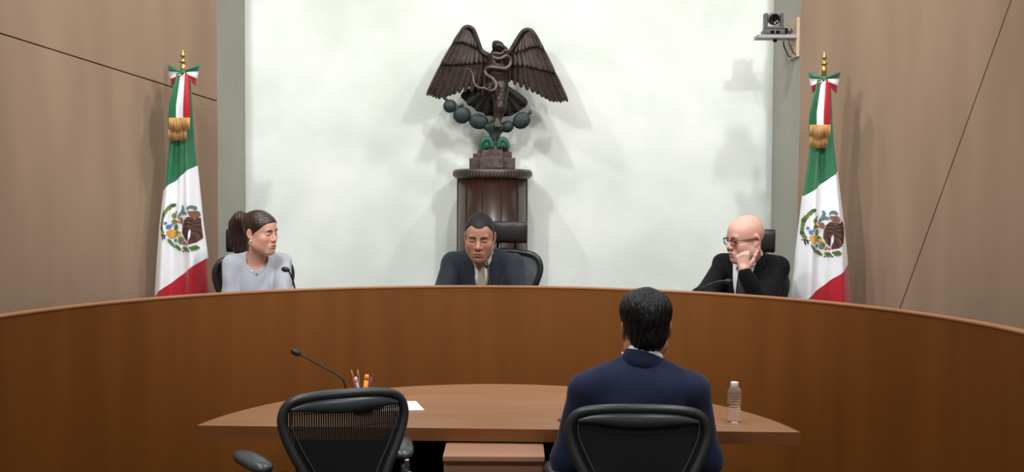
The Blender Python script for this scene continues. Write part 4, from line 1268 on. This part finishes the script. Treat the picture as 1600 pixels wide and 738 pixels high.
for wg in WINGS:
    side = -1 if wg[0][0][0] < 770 else 1
    def wy(u, v): return 0.055 - 0.085 * (1 - u) - 0.03 * math.sin(v * 2.6)
    V = []; Fc = []; nu, nv = 12, 13
    top = [(729, 42), (729, 42), (733, 42), (738, 45)] if side < 0 else [(826, 47), (826, 47), (822, 47), (817, 50)]
    rows = wg
    for j in range(nv):
        v = j / (nv - 1) * 3 * 0.93; k = min(int(v), 2); t = v - k
        for i in range(nu):
            u = i / (nu - 1); p = row_pt(rows[k], u, 0) * (1 - t) + row_pt(rows[k + 1], u, 0) * t
            y = wy(u, v / 3)
            V += [p + np.array([0, y + 0.004, 0]), p + np.array([0, y + 0.020, 0])]
    W2 = nu * 2
    for j in range(nv - 1):
        for i in range(nu - 1):
            a = j * W2 + i * 2; Fc += [(a, a + 2, a + W2 + 2, a + W2), (a + 1, a + W2 + 1, a + W2 + 3, a + 3)]
        for i in (0, nu - 1):
            a = j * W2 + i * 2; Fc.append((a, a + 1, a + W2 + 1, a + W2))
    for i in range(nu - 1):
        for a in (i * 2, (nv - 1) * W2 + i * 2): Fc.append((a, a + 1, a + 3, a + 2))
    wing = MB().add(V, Fc).build('wing', M['bronze'], eagle, smooth=True)
    # leading bone over the top of the wing
    inner = [(742, 52), (747, 66), (752, 80), (764, 88)] if side < 0 else [(811, 58), (804, 70), (798, 80), (790, 87)]
    lead = [(709, 70), (716, 57)] + [(724, 45), (731, 42), (738, 45)] + inner if side < 0 else [(849, 80), (843, 66)] + [(833, 51), (826, 47), (818, 49)] + inner
    V, Fc = tube(spline([ep(x, y, 0.02 - 0.05 * (1 - i / len(lead))) for i, (x, y) in enumerate(lead)], 4), [0.004, 0.010, 0.014, 0.015, 0.015, 0.015, 0.016, 0.018, 0.022], 10, flat=0.9); obj('wing_bone', V, Fc, M['bronze'], wing)
    for (ra, rb, n, w, lift, v0, v1) in ((2, 3, 14, 0.0150, 0.000, 0.55, 1.0), (1, 2, 13, 0.0125, 0.012, 0.25, 0.68), (0, 1, 12, 0.0100, 0.022, 0.0, 0.36)):
        for i in range(n):
            u = i / (n - 1)
            up = row_pt(rows[ra], u, 0); lo = row_pt(rows[rb], u, 0)
            a = up + (lo - up) * (-0.12 if ra else 0.05); b = lo + (lo - up) * random.uniform(0.0, 0.035)
            a[1] = wy(u, v0) - lift - 0.002 * (i % 2); b[1] = wy(u, v1) - lift - 0.006 - 0.003 * (i % 2)
            feather(a, b, w * (0.8 + 0.35 * math.sin(u * 3)), 0.004, (0, -1, 0), M['bronze'], wing)
# tail fan behind the legs
for k, (x, y) in enumerate(((720, 152), (730, 164), (744, 174), (760, 182), (778, 186), (796, 182), (811, 175), (824, 164))):
    feather(ep(775 + (x - 775) * 0.12, 132, 0.05), ep(x, y, 0.09 - 0.004 * (k % 2)), 0.030, 0.005, (0, -1, 0), M['tail'], eagle, name='tail_feather')
V, Fc = prism([tuple(ep(x, y)[[0, 2]]) for x, y in ((752, 138), (722, 153), (745, 172), (775, 183), (800, 179), (822, 165), (800, 138))], 0.097, 0.105)
MB().add(V, Fc).build('tail_web', M['tail'], eagle)
# snake
S1 = [(788, 80, -0.12), (782, 84, -0.125), (773, 83, -0.12), (770, 87, -0.11), (774, 91, -0.115), (783, 91, -0.12), (791, 87, -0.11), (797, 92, -0.09), (797, 101, -0.09), (789, 107, -0.10), (777, 106, -0.11), (765, 105, -0.10), (758, 110, -0.08), (761, 117, -0.09), (769, 122, -0.11), (775, 130, -0.12), (774, 138, -0.13), (766, 142, -0.15), (757, 138, -0.165), (748, 137, -0.16), (741, 129, -0.14), (739, 118, -0.13), (736, 111, -0.13), (730, 106, -0.13)]
P = spline([ep(x, y, d) for x, y, d in S1], 5); n = len(P)
V, Fc = tube(P, [0.006, 0.009, 0.0105, 0.0115, 0.0115, 0.011, 0.010, 0.009, 0.007, 0.005, 0.002], 9); sn = obj('snake', V, Fc, M['bronze_lt'], eagle)
V, Fc = ellip(ep(790, 79, -0.125), (0.014, 0.011, 0.009), 10, 8); obj('snake_head', V, Fc, M['bronze_lt'], sn)

# ------------------------------------------------------------------ flags
GRN, WHT, RED = (24, 104, 66), (236, 238, 244), (176, 20, 40)
M['green'] = mat('green_satin', GRN, 0.5, spec=0.4, sheen=0.2); M['white'] = mat('white_satin', WHT, 0.5, spec=0.4, sheen=0.2); M['red'] = mat('red_satin', RED, 0.5, spec=0.4, sheen=0.2)
M['gold'] = mat('brass', (196, 160, 96), 0.3, metal=0.9)
M['fringe'] = mat('gold_fringe', (196, 150, 88), 0.6, var=0.25, scale=140, stretch=(1, 1, 0.1))
M['pole'] = mat('flag_pole_wood', (90, 60, 36), 0.4)
EM = {'br': mat('emblem_brown', (84, 52, 44), 0.6), 'bd': mat('emblem_dark_brown', (46, 28, 26), 0.6), 'bl': mat('emblem_light_brown', (128, 88, 72), 0.6), 'gr': mat('emblem_green', (104, 132, 62), 0.6), 'gd': mat('emblem_dark_green', (52, 84, 50), 0.6), 'te': mat('emblem_teal', (92, 122, 120), 0.6), 'or': mat('emblem_orange', (214, 152, 62), 0.6), 'bu': mat('emblem_blue', (96, 124, 186), 0.6), 're': mat('emblem_red', (184, 74, 62), 0.6), 'ye': mat('emblem_yellow_green', (176, 176, 76), 0.6)}
EMK = list(EM)


def emblem_shapes():
    S = []
    def ell(x, y, rx, ry, a, c): S.append(([(x + rx * math.cos(g) * math.cos(R(a)) - ry * math.sin(g) * math.sin(R(a)), y + rx * math.cos(g) * math.sin(R(a)) + ry * math.sin(g) * math.cos(R(a))) for g in np.linspace(0, 2 * math.pi, 15)[:-1]], c))
    def line(P, w, c):
        Q = spline([Vector((p[0], p[1], 0)) for p in P], 4); A = []; B = []
        for i, q in enumerate(Q):
            t = Q[min(i + 1, len(Q) - 1)] - Q[max(i - 1, 0)]; t.normalize(); k = w * (1 - 0.6 * abs(2 * i / (len(Q) - 1) - 1) ** 3)
            A.append((q.x - t.y * k, q.y + t.x * k)); B.append((q.x + t.y * k, q.y - t.x * k))
        for i in range(len(A) - 1): S.append(([A[i], A[i + 1], B[i + 1], B[i]], c))
    # laurel and oak half wreath
    for x, y, a, c in ((215, 168, -20, 'gd'), (185, 195, -50, 'gr'), (155, 235, -60, 'gr'), (140, 265, -75, 'gd'), (128, 310, -85, 'gr'), (120, 350, 85, 'gr'), (122, 395, 80, 'gd'), (135, 430, 65, 'gr')): ell(x, y, 30, 17, a, c)
    for x, y, a in ((205, 545, 60), (275, 592, 28), (362, 608, 0), (445, 596, -18)):
        ell(x - 8, y - 12, 34, 13, a, 'gr'); ell(x + 8, y + 10, 34, 13, a, 'gr'); ell(x + 4, y, 34, 8, a, 'gd')
    for x, y in ((238, 588), (328, 628), (410, 590), (405, 628)): ell(x, y, 8, 8, 0, 'gd')
    for P in ([(112, 462), (172, 470)], [(134, 470), (142, 515)], [(152, 470), (160, 505)]): line(P, 6, 'bd')
    # cactus, stone and water signs
    for x, y, rx, ry in ((230, 270, 24, 28), (252, 388, 26, 34), (225, 330, 20, 26), (308, 518, 30, 38), (275, 450, 34, 26)): ell(x, y, rx, ry, 10, 'gr'); ell(x + 3, y + 2, rx * 0.45, ry * 0.5, 10, 'gd')
    for x, y in ((250, 234), (246, 326), (262, 336), (350, 540), (340, 556), (374, 552)): ell(x, y, 12, 11, 0, 're')
    for x, y, rx, ry in ((162, 345, 13, 14), (208, 366, 12, 13), (186, 384, 20, 22), (250, 520, 20, 18)): ell(x, y, rx, ry, 0, 'bu')
    S.append(([(168, 432), (196, 412), (228, 410), (240, 440), (246, 478), (216, 500), (184, 482)], 'or')); ell(240, 452, 26, 15, 40, 'ye'); ell(290, 468, 20, 22, 0, 'or')
    # eagle in profile
    S.append(([(348, 312), (388, 280), (430, 290), (438, 340), (432, 400), (404, 410), (392, 450), (387, 528), (346, 496), (318, 440), (326, 366)], 'br'))
    S.append(([(438, 300), (472, 296), (500, 268), (530, 290), (544, 350), (540, 420), (512, 490), (458, 540), (394, 556), (398, 520), (420, 470), (416, 408), (432, 390)], 'br'))
    S.append(([(380, 226), (420, 224), (456, 226), (478, 262), (462, 296), (420, 292), (398, 262)], 'bl'))
    for P in ([(440, 320), (500, 300), (534, 330)], [(436, 352), (490, 344), (540, 380)], [(430, 384), (490, 386), (534, 420)], [(424, 420), (470, 440), (500, 490)], [(416, 460), (440, 500), (450, 535)], [(350, 330), (390, 316), (424, 332)], [(340, 366), (384, 350), (426, 368)], [(332, 404), (370, 388), (410, 398)], [(330, 440), (360, 440), (384, 470)], [(356, 400), (366, 450), (376, 505)]): line(P, 5, 'bd')
    for P in ([(446, 336), (496, 322), (530, 350)], [(440, 368), (500, 366), (530, 400)], [(424, 440), (466, 470), (470, 520)], [(350, 348), (390, 334), (424, 350)]): line(P, 3, 'bl')
    line([(384, 214), (390, 192), (415, 182), (438, 196), (434, 214)], 14, 'te')
    line([(380, 250), (345, 240), (312, 246), (290, 270), (280, 300)], 14, 'te'); line([(300, 262), (318, 228), (330, 196), (318, 168)], 13, 'te')
    S.append(([(280, 300), (318, 286), (338, 320), (320, 350), (296, 336)], 'bl')); ell(288, 318, 16, 14, 0, 'or')
    return S


EMB = emblem_shapes()


def flag(d, rows, tip, base_x, emb_c, emb_s, gline, rline, bow, label):
    """rows: (y, x left, x right) of the cloth in the photograph at depth d; turned into a draped cone round the pole"""
    rt = at(base_x, 300, d); rt = Vector((rt.x, d, DAIS))
    t = empty('national_flag', rt); tag(t, label, 'flag', 'flags beside the bench')
    def L(px, py, dy=0.0): return np.array(at(px, py, d + dy) - rt)
    A_ = [(L(a, y), L(b, y)) for y, a, b in rows]
    zs = np.array([(a[2] + b[2]) / 2 for a, b in A_]); xl = np.array([a[0] for a, b in A_]); xr = np.array([b[0] for a, b in A_])
    o = np.argsort(zs); zs, xl, xr = zs[o], xl[o], xr[o]
    ztop, zbot = zs[-1], 0.42
    def lims(z):
        if z < zs[0]: k = (zs[0] - z); return xl[0] - 0.03 * k, xr[0] + 0.05 * k
        return np.interp(z, zs, xl), np.interp(z, zs, xr)
    def dep(z): return 0.03 + 0.065 * min(1, (ztop - z) / 0.9)
    def front(a, z):
        g = math.sqrt(max(0, 1 - a ** 4)); k = min(1, (ztop - z) / 0.7)
        return -dep(z) * g + k * g * (0.020 * math.sin(5.2 * a + 1.0 + z * 0.8) + 0.010 * math.sin(11 * a - z * 1.5))
    V = []; Fc = []; n, m = 96, 60
    for j in range(m + 1):
        z = ztop + (zbot - ztop) * j / m; l, r = lims(z); c, w = (l + r) / 2, (r - l) / 2
        for i in range(n):
            g = 2 * math.pi * i / n; a = math.cos(g)
            y = front(a, z) if math.sin(g) >= 0 else dep(z) * 0.6 * -math.sin(g) + 0.01 * math.sin(9 * a) * -math.sin(g)
            V.append((c + w * a, y, z))
    for j in range(m):
        for i in range(n): Fc.append((j * n + i, (j + 1) * n + i, (j + 1) * n + (i + 1) % n, j * n + (i + 1) % n))
    Fc.append(tuple(range(n))); Fc.append(tuple(range(m * n, (m + 1) * n))[::-1])
    # three bands divided by the slanting seams
    def zl(line, x):
        p, q = L(*line[0]), L(*line[1]); return p[2] + (q[2] - p[2]) * (x - p[0]) / (q[0] - p[0])
    mm = bpy.data.materials.new('tricolour_satin'); mm.use_nodes = True; nt = mm.node_tree; b = nt.nodes['Principled BSDF']
    b.inputs['Roughness'].default_value = 0.5; b.inputs['Sheen Weight'].default_value = 0.2
    tc = nt.nodes.new('ShaderNodeTexCoord'); sp = nt.nodes.new('ShaderNodeSeparateXYZ'); nt.links.new(tc.outputs['Object'], sp.inputs[0])
    prev = None
    for line, lo in ((gline, WHT), (rline, RED)):
        k = (zl(line, 0.1) - zl(line, 0.0)) / 0.1; z0 = zl(line, 0.0)
        mu = nt.nodes.new('ShaderNodeMath'); mu.operation = 'MULTIPLY_ADD'; nt.links.new(sp.outputs[0], mu.inputs[0]); mu.inputs[1].default_value = k; mu.inputs[2].default_value = z0
        cmp_ = nt.nodes.new('ShaderNodeMath'); cmp_.operation = 'LESS_THAN'; nt.links.new(sp.outputs[2], cmp_.inputs[0]); nt.links.new(mu.outputs[0], cmp_.inputs[1])
        mx = nt.nodes.new('ShaderNodeMix'); mx.data_type = 'RGBA'; nt.links.new(cmp_.outputs[0], mx.inputs[0])
        if prev is None: mx.inputs[6].default_value = lin(GRN)
        else: nt.links.new(prev, mx.inputs[6])
        mx.inputs[7].default_value = lin(lo); prev = mx.outputs[2]
    nt.links.new(prev, b.inputs['Base Color'])
    cloth = obj('flag_cloth', V, Fc, mm, t)
    # printed coat of arms lying on the cloth
    bm = bmesh.new()
    for si, (poly, c) in enumerate(EMB):
        vs = [bm.verts.new((emb_c[0] + (x - 325) * 0.1627 * emb_s, emb_c[1] + (y - 395) * 0.1627 * emb_s, si)) for x, y in poly]
        try: fa = bm.faces.new(vs)
        except ValueError: continue
        fa.material_index = EMK.index(c)
    bmesh.ops.triangulate(bm, faces=bm.faces[:])
    bmesh.ops.subdivide_edges(bm, edges=[e for e in bm.edges if e.calc_length() > 2.0], cuts=3, use_grid_fill=True)
    for v in bm.verts:
        p = L(v.co.x, v.co.y, -0.05); l, r = lims(p[2]); a = (p[0] - (l + r) / 2) / ((r - l) / 2); a = max(-0.975, min(0.975, a))
        v.co = Vector(((l + r) / 2 + a * (r - l) / 2, front(a, p[2]) - 0.0045 - 0.00003 * v.co.z, p[2]))
    bmesh.ops.recalc_face_normals(bm, faces=bm.faces[:])
    for fa in bm.faces:
        if fa.normal.y > 0: fa.normal_flip()
    me = bpy.data.meshes.new('coat_of_arms'); bm.to_mesh(me); bm.free()
    em = finish('coat_of_arms', me, [EM[k] for k in EMK], cloth, True)
    em['label'] = 'eagle and snake coat of arms in a green half wreath'
    # pole, finial, base
    tz = L(*tip)[2]; fx = L(*tip)[0]
    V, Fc = tube([(fx * 0.3, 0, 0.03), (fx, 0, tz - 0.12)], 0.014, 12); obj('pole', V, Fc, M['pole'], t)
    V, Fc = lathe([(0.0145, -0.13), (0.016, -0.085), (0.010, -0.078), (0.010, -0.070), (0.022, -0.066), (0.022, -0.060), (0.008, -0.055), (0.007, -0.040), (0.016, -0.032), (0.012, -0.022), (0.005, -0.012), (0.001, 0.012)], 16); obj('finial', [(v[0] + fx, v[1], v[2] + tz - 0.012) for v in V], Fc, M['gold'], t)
    V, Fc = lathe([(0.16, 0.0), (0.16, 0.02), (0.13, 0.035), (0.04, 0.05), (0.03, 0.09)], 28); obj('base', [(v[0] + fx * 0.3, v[1], v[2]) for v in V], Fc, M['gold'], t)
    # bow
    bx, by = bow
    rb = empty('bow', (0, 0, 0)); rb.parent = t
    TRI = [M['green'], M['white'], M['red']]
    for s, pts in ((-1, ((0, 2), (-10, -5), (-24, -10), (-25, 0), (-21, 13), (-10, 8))), (1, ((0, 2), (10, -4), (27, -8), (26, 2), (20, 14), (10, 8)))):
        up = [(0, 0), (s * 12, -5), (s * 26, -11)]; dn = [(0, 6), (s * 9, 14), (s * 19, 24)]
        V = []; Fc = []; mi = []; nu, nv = 9, 9
        for f_ in (0, 1):
            for i in range(nu + 1):
                u = i / nu
                a = Vector(up[0]).lerp(Vector(up[1]), min(1, u * 2)) if u < 0.5 else Vector(up[1]).lerp(Vector(up[2]), u * 2 - 1)
                c = Vector(dn[0]).lerp(Vector(dn[1]), min(1, u * 2)) if u < 0.5 else Vector(dn[1]).lerp(Vector(dn[2]), u * 2 - 1)
                for j in range(nv + 1):
                    v = j / nv; q = a.lerp(c, v)
                    bulge = 0.045 * math.sin(math.pi * min(1, u * 0.97 + 0.03)) ** 0.6 + 0.006 * math.sin(v * 12 + s)
                    V.append(L(bx + q.x, by + q.y, (-0.06 - bulge) if f_ == 0 else (-0.05 + bulge * 0.3)))
        W_ = nv + 1; O = (nu + 1) * W_
        mb = MB()
        for i in range(nu):
            for j in range(nv):
                a = i * W_ + j
                Fc.append((a, a + 1, a + W_ + 1, a + W_)); mi.append(j * 3 // nv)
                Fc.append((O + a, O + a + W_, O + a + W_ + 1, O + a + 1)); mi.append(j * 3 // nv)
            for j in (0, nv):
                a = i * W_ + j; Fc.append((a, a + W_, O + a + W_, O + a)); mi.append(0 if j == 0 else 2)
        for j in range(nv):
            a = nu * W_ + j; Fc.append((a, a + 1, O + a + 1, O + a)); mi.append(j * 3 // nv)
        mb.V = [tuple(v) for v in V]; mb.F = Fc; mb.mi = mi
        mb.build('bow_loop', TRI, rb, smooth=True)
    V, Fc = ellip(L(bx, by + 3, -0.085), (0.016, 0.02, 0.016), 14, 10); obj('knot', V, Fc, M['green'], rb)
    for k, (x0, x1, tx0, tx1, yb, fy, dy) in enumerate(((-24, 5, -9, 7, 92, 109, -0.075), (-23, 10, -8, 8, 74, 92, -0.10))):
        V = []; Fc = []; mi = []; n, m = 18, 10
        for f_ in (0, 1):
            for j in range(m + 1):
                v = j / m; w = min(1, 0.2 + v * 1.1)
                for i in range(n + 1):
                    u = i / n; xa = tx0 + (x0 - tx0) * w; xb = tx1 + (x1 - tx1) * w
                    V.append(L(bx + xa + (xb - xa) * u, by + 3 + (yb - 3) * v, dy - 0.008 * math.sin(u * 9 + k) - 0.02 * math.sin(v * 2.5) + 0.003 * f_))
        W_ = n + 1; O = (m + 1) * W_
        for j in range(m):
            for i in range(n):
                a = j * W_ + i; c = i * 3 // n
                Fc.append((a, a + W_, a + W_ + 1, a + 1)); mi.append(c); Fc.append((O + a, O + a + 1, O + a + W_ + 1, O + a + W_)); mi.append(c)
            for i in (0, n):
                a = j * W_ + i; Fc.append((a, a + W_, O + a + W_, O + a)); mi.append(0 if i == 0 else 2)
        mb = MB(); mb.V = [tuple(v) for v in V]; mb.F = Fc; mb.mi = mi
        rib = mb.build('ribbon_tail', TRI, rb, smooth=True)
        mb = MB(); nn = 26
        for i in range(nn):
            u = (i + 0.5) / nn; x = bx + x0 + (x1 - x0) * u; w = (x1 - x0) / nn * 0.46
            p0 = L(x, by + yb - 1, dy - 0.008 * math.sin(u * 9 + k) - 0.014); p1 = L(x + random.uniform(-.5, .5), by + fy + random.uniform(-1, 1), dy - 0.012 - random.uniform(0, 0.006))
            V, Fc = tube([p0, p1], [w / 300, w / 300 * 0.9], 5); mb.add(V, Fc)
        mb.build('fringe', M['fringe'], rib, smooth=True)
    return t


flag(5.94, [(112, 280, 297), (200, 268, 303), (225, 265, 305), (250, 262, 308), (300, 257, 313), (350, 251, 318), (400, 247, 325), (460, 243, 328)], (286, 75), 289, (289.0, 356), 0.95, ((258, 300), (313, 256)), ((243, 464), (328, 401)), (287, 111), 'draped green, white and red flag at the left, beside the woman')
flag(5.90, [(120, 1280, 1296), (210, 1268, 1302), (240, 1263, 1305), (265, 1260, 1308), (300, 1254, 1312), (350, 1248, 1318), (400, 1242, 1323), (470, 1236, 1327)], (1288, 78), 1290, (1284.5, 364), 0.95, ((1254, 306), (1312, 263)), ((1241, 474), (1326, 409)), (1288, 122), 'draped green, white and red flag at the right, beside the bald man')

# ------------------------------------------------------------------ microphones
M['micblack'] = mat('black_microphone', (16, 16, 17), 0.5)
M['micgrey'] = mat('microphone_base', (40, 40, 42), 0.5)


def mic(base, pts, head, hdir, label, r=0.0045):
    t = empty('gooseneck_microphone', base); tag(t, label, 'microphone', 'gooseneck microphones'); b = Vector(base)
    MB().box((0, 0, 0.014), (0.09, 0.11, 0.028)).build('base', M['micgrey'], t, bevel=0.008, seg=3)
    P = spline([Vector((0, 0.01, 0.02))] + [Vector(p) - b for p in pts] + [Vector(head) - b], 7)
    V, Fc = tube(P, r, 8); obj('gooseneck', V, Fc, M['micblack'], t)
    hd = Vector(hdir).normalized(); c = Vector(head) - b
    V, Fc = lathe([(0.004, -0.012), (0.009, -0.008), (0.0125, 0.0), (0.0135, 0.012), (0.011, 0.026), (0.004, 0.032)], 14)
    q = hd.to_track_quat('Z', 'Y').to_matrix()
    obj('capsule', [q @ Vector(v) + c for v in V], Fc, M['micblack'], t)
    return t


def desk_pt(px, d): p = at(px, 460, d); return (p.x, d, 1.02)


mic(desk_pt(463, 5.42), [at(461, 455, 5.40), at(458, 440, 5.38), at(453, 427, 5.37)], at(449, 422, 5.37), (-1, 0.3, 0.15), 'small gooseneck microphone in front of the woman in grey')
mic(desk_pt(767, 5.50), [at(766, 455, 5.50), at(764, 435, 5.51), at(762, 420, 5.53)], at(760, 416, 5.54), (-0.2, 0.5, 0.8), 'thin gooseneck microphone before the man in charcoal suit')
mic(desk_pt(1088, 5.24), [at(1091, 460, 5.22), at(1105, 447, 5.20), at(1123, 440, 5.19)], at(1135, 440, 5.19), (1, 0.1, -0.05), 'bent gooseneck microphone before the bald man')
mb_ = on_z(541, 634, 0.75)
mic(mb_, [at(541, 612, mb_.y), at(537, 596, mb_.y), at(528, 587, mb_.y), at(500, 571, mb_.y), at(478, 559, mb_.y)], at(466, 553, mb_.y), (-0.9, 0, 0.45), 'long gooseneck microphone standing on the half-moon table', 0.0042)

# ------------------------------------------------------------------ pens in a cup, paper, bottle
M['cup'] = mat('black_pen_cup', (28, 28, 30), 0.45)
cp = on_z(568, 647, 0.75)
cup = empty('pen_cup', cp); tag(cup, 'dark pen cup on the table behind the empty chair', 'cup')
V, Fc = lathe([(0.036, 0.0), (0.038, 0.004), (0.040, 0.088), (0.0365, 0.088), (0.034, 0.008), (0.002, 0.007)], 28); obj('wall', V, Fc, M['cup'], cup)
V, Fc = lathe([(0.0405, 0.080), (0.042, 0.084), (0.042, 0.092), (0.036, 0.092), (0.0355, 0.084)], 28); obj('rim', V, Fc, M['cup'], cup)


def pen(name, label, px_top, dy, r, body, tip, tiplen, L=0.16, cap=None):
    top = at(px_top[0], px_top[1], cp.y + dy); foot = Vector((cp.x + (top.x - cp.x) * 0.1 + random.uniform(-.006, .006), cp.y + dy * 0.2, cp.z + 0.012))
    d = (top - foot).normalized(); Lf = (top - foot).length
    t = empty(name, foot); tag(t, label, 'pen', 'pens in the cup')
    a = d * (Lf - tiplen)
    V, Fc = tube([Vector((0, 0, 0)), a], r, 8); obj('barrel', V, Fc, body, t)
    V, Fc = tube([a, d * (Lf - tiplen * 0.4), d * Lf], [r * 1.02, r * (0.6 if cap is None else 1.0), r * (0.25 if cap is None else 0.8)], 8); obj('tip' if cap is None else 'cap', V, Fc, tip, t)


PR = mat('red_pencil_paint', (176, 40, 44), 0.4); WD = mat('pencil_wood', (206, 150, 110), 0.6); BLU = mat('pale_blue_plastic', (120, 176, 196), 0.4); WHP = mat('white_plastic', (225, 222, 222), 0.4); ORG = mat('orange_plastic', (250, 158, 48), 0.4); PUR = mat('purple_plastic', (128, 44, 120), 0.4); DKR = mat('dark_red_paint', (120, 30, 34), 0.4)
pen('pencil', 'red pencil leaning left in the pen cup', (549, 578.5), -0.005, 0.0042, PR, WD, 0.032)
pen('pencil', 'dark red pencil standing upright in the pen cup', (559, 577.5), 0.008, 0.0042, DKR, WD, 0.030)
pen('ballpoint_pen', 'pale blue pen with white cap in the pen cup', (555.5, 589.5), -0.014, 0.0058, BLU, WHP, 0.02, cap=1)
pen('highlighter', 'thick orange highlighter in the pen cup', (573.5, 586), -0.014, 0.0092, ORG, ORG, 0.02, cap=1)
pen('ballpoint_pen', 'purple pen leaning right in the pen cup', (582, 584), 0.0, 0.0042, PUR, PUR, 0.012)

M['paper'] = mat('white_paper', (245, 245, 248), 0.8)
q = [on_z(x, y, 0.7505) for x, y in ((596, 643), (663, 641.5), (650, 628), (602, 629))]; c = sum(q, Vector()) / 4
pp = MB().add([(v - c) + Vector((0, 0, k * 0.0022)) for k in (0, 1) for v in q], [(0, 1, 2, 3), (4, 5, 6, 7), (0, 1, 5, 4), (1, 2, 6, 5), (2, 3, 7, 6), (3, 0, 4, 7)]).build('paper_stack', M['paper'])
pp.location = c; tag(pp, 'white sheets of paper lying on the table by the empty chair', 'paper')

M['pet'] = mat('clear_bottle_plastic', (250, 250, 252), 0.04, spec=0.6)
pb = M['pet'].node_tree.nodes['Principled BSDF']; pb.inputs['Transmission Weight'].default_value = 0.9; pb.inputs['IOR'].default_value = 1.12
bp = on_z(1147, 660, 0.75); bt = at(1147, 597, bp.y); bh = bt.z - 0.75; br = 0.0265
bot = empty('water_bottle', bp); tag(bot, 'clear plastic water bottle with white cap on the table', 'bottle')
prof = [(0.012, 0.004), (0.020, 0.0), (0.025, 0.004), (0.0265, 0.012)]
for k in range(9):
    z = 0.018 + k * 0.0105; w = 0.0262 - (0.0022 if k in (3, 4) else 0)
    prof += [(w, z), (w, z + 0.006), (w - 0.0016, z + 0.0075), (w - 0.0016, z + 0.009)]
prof += [(0.0262, 0.114), (0.0245, 0.122), (0.019, 0.131), (0.0135, 0.137), (0.0125, bh - 0.018)]
V, Fc = lathe(prof, 32); obj('bottle_body', V, Fc, M['pet'], bot)
V, Fc = lathe([(0.0135, bh - 0.021), (0.0148, bh - 0.020), (0.0148, bh - 0.002), (0.0135, bh)], 24); obj('cap', V, Fc, WHP, bot)

# ------------------------------------------------------------------ camera on the bracket
M['camgrey'] = mat('dark_camera_plastic', (66, 66, 72), 0.4); M['camblk'] = mat('camera_lens_black', (8, 8, 10), 0.12, spec=0.7); M['camlt'] = mat('grey_camera_plastic', (112, 112, 116), 0.4)
M['shelf'] = mat('pale_shelf_board', (150, 150, 146), 0.5); M['plate'] = mat('pale_wood_plate', (184, 164, 136), 0.6, var=0.06, scale=6, stretch=(3, 3, 0.4)); M['iron'] = mat('dark_bracket_iron', (64, 54, 46), 0.5)
CD = 6.50
sh = empty('wall_bracket', (XR, CD, at(1240, 62, CD).z)); tag(sh, 'small shelf with wooden plate and iron brace carrying the camera', 'shelf')
b0 = sh.location
def cl(px, py, d=CD): return at(px, py, d) - b0
z1 = cl(1210, 56).z; z0 = cl(1210, 61.5).z; xl = cl(1181, 58).x
MB().box((xl / 2 - 0.01, 0.0, (z0 + z1) / 2), (-xl - 0.02, 0.11, z1 - z0)).build('shelf_board', M['shelf'], sh, bevel=0.003)
zt, zb = cl(1244, 29).z, cl(1244, 90).z
MB().box((-0.011, 0.045, (zt + zb) / 2), (0.02, 0.19, zt - zb)).build('back_plate', M['plate'], sh, bevel=0.002)
for dy in (-0.045, 0.08):
    V, Fc = tube([(-0.065, dy, z0), (-0.062, dy, z0 - 0.03), (-0.035, dy, zb + 0.02), (-0.022, dy, zb + 0.012), (-0.021, dy, zb + 0.012)], 0.0045, 6); obj('brace', V, Fc, M['iron'], sh)
cx = cl(1208.5, 50).x
V, Fc = lathe([(0.004, z0 - 0.018), (0.012, z0 - 0.016), (0.012, z0)], 10); obj('mounting_screw', [(v[0] + cx + 0.01, v[1], v[2]) for v in V], Fc, M['iron'], sh)
pz = empty('video_camera', (b0.x + cx, CD + 0.01, b0.z + z1)); tag(pz, 'dark remote-controlled video camera on the bracket at upper right', 'camera')
u = 1 / 261.0
MB().box((0, 0, 4.5 * u), (33 * u, 0.10, 9 * u)).build('base', M['camgrey'], pz, bevel=0.008, seg=3)
MB().box((0, -0.051, 4.5 * u), (14 * u, 0.004, 4 * u)).build('front_panel', M['camblk'], pz)
MB().box((0, -0.054, 4.5 * u), (1.6 * u, 0.002, 4.5 * u)).build('indicator', M['camlt'], pz)
MB().box((0, 0, 11 * u), (28 * u, 0.09, 5 * u)).build('turntable', M['camgrey'], pz, bevel=0.006)
for s in (-1, 1): MB().box((s * 12 * u, 0, 22 * u), (4.6 * u, 0.06, 25 * u)).build('yoke_arm', M['camgrey'], pz, bevel=0.005)
V, Fc = lathe([(0.001, -0.036), (0.024, -0.03), (0.036, -0.012), (0.038, 0.006), (0.036, 0.022), (0.030, 0.028)], 28)
Tm = Matrix.Translation((0, 0, 27 * u)) @ Matrix.Rotation(R(102), 4, 'X')
hd = MB().add(V, Fc, 0, Tm).build('camera_head', M['camlt'], pz, smooth=True)
V, Fc = lathe([(0.028, 0.022), (0.031, 0.026), (0.031, 0.034), (0.027, 0.035), (0.025, 0.030), (0.010, 0.028), (0.001, 0.030)], 28); MB().add(V, Fc, 0, Tm).build('lens', M['camblk'], hd, smooth=True)
for (dy, dz, sag) in ((0.02, 0.020, 0.03), (-0.01, 0.008, 0.02)):
    V, Fc = tube(spline([(0.058, dy, dz), (0.085, dy + 0.01, dz + sag), (0.105, dy + 0.03, dz + 0.01), (-(b0.x + cx) + XR - 0.022, dy + 0.04, dz + 0.03)], 6), 0.0035, 6); obj('cable', V, Fc, M['camblk'], pz)
MB().box((18.5 * u, 0.0, 7 * u), (6 * u, 0.05, 9 * u)).build('connector_block', M['camblk'], pz, bevel=0.003)
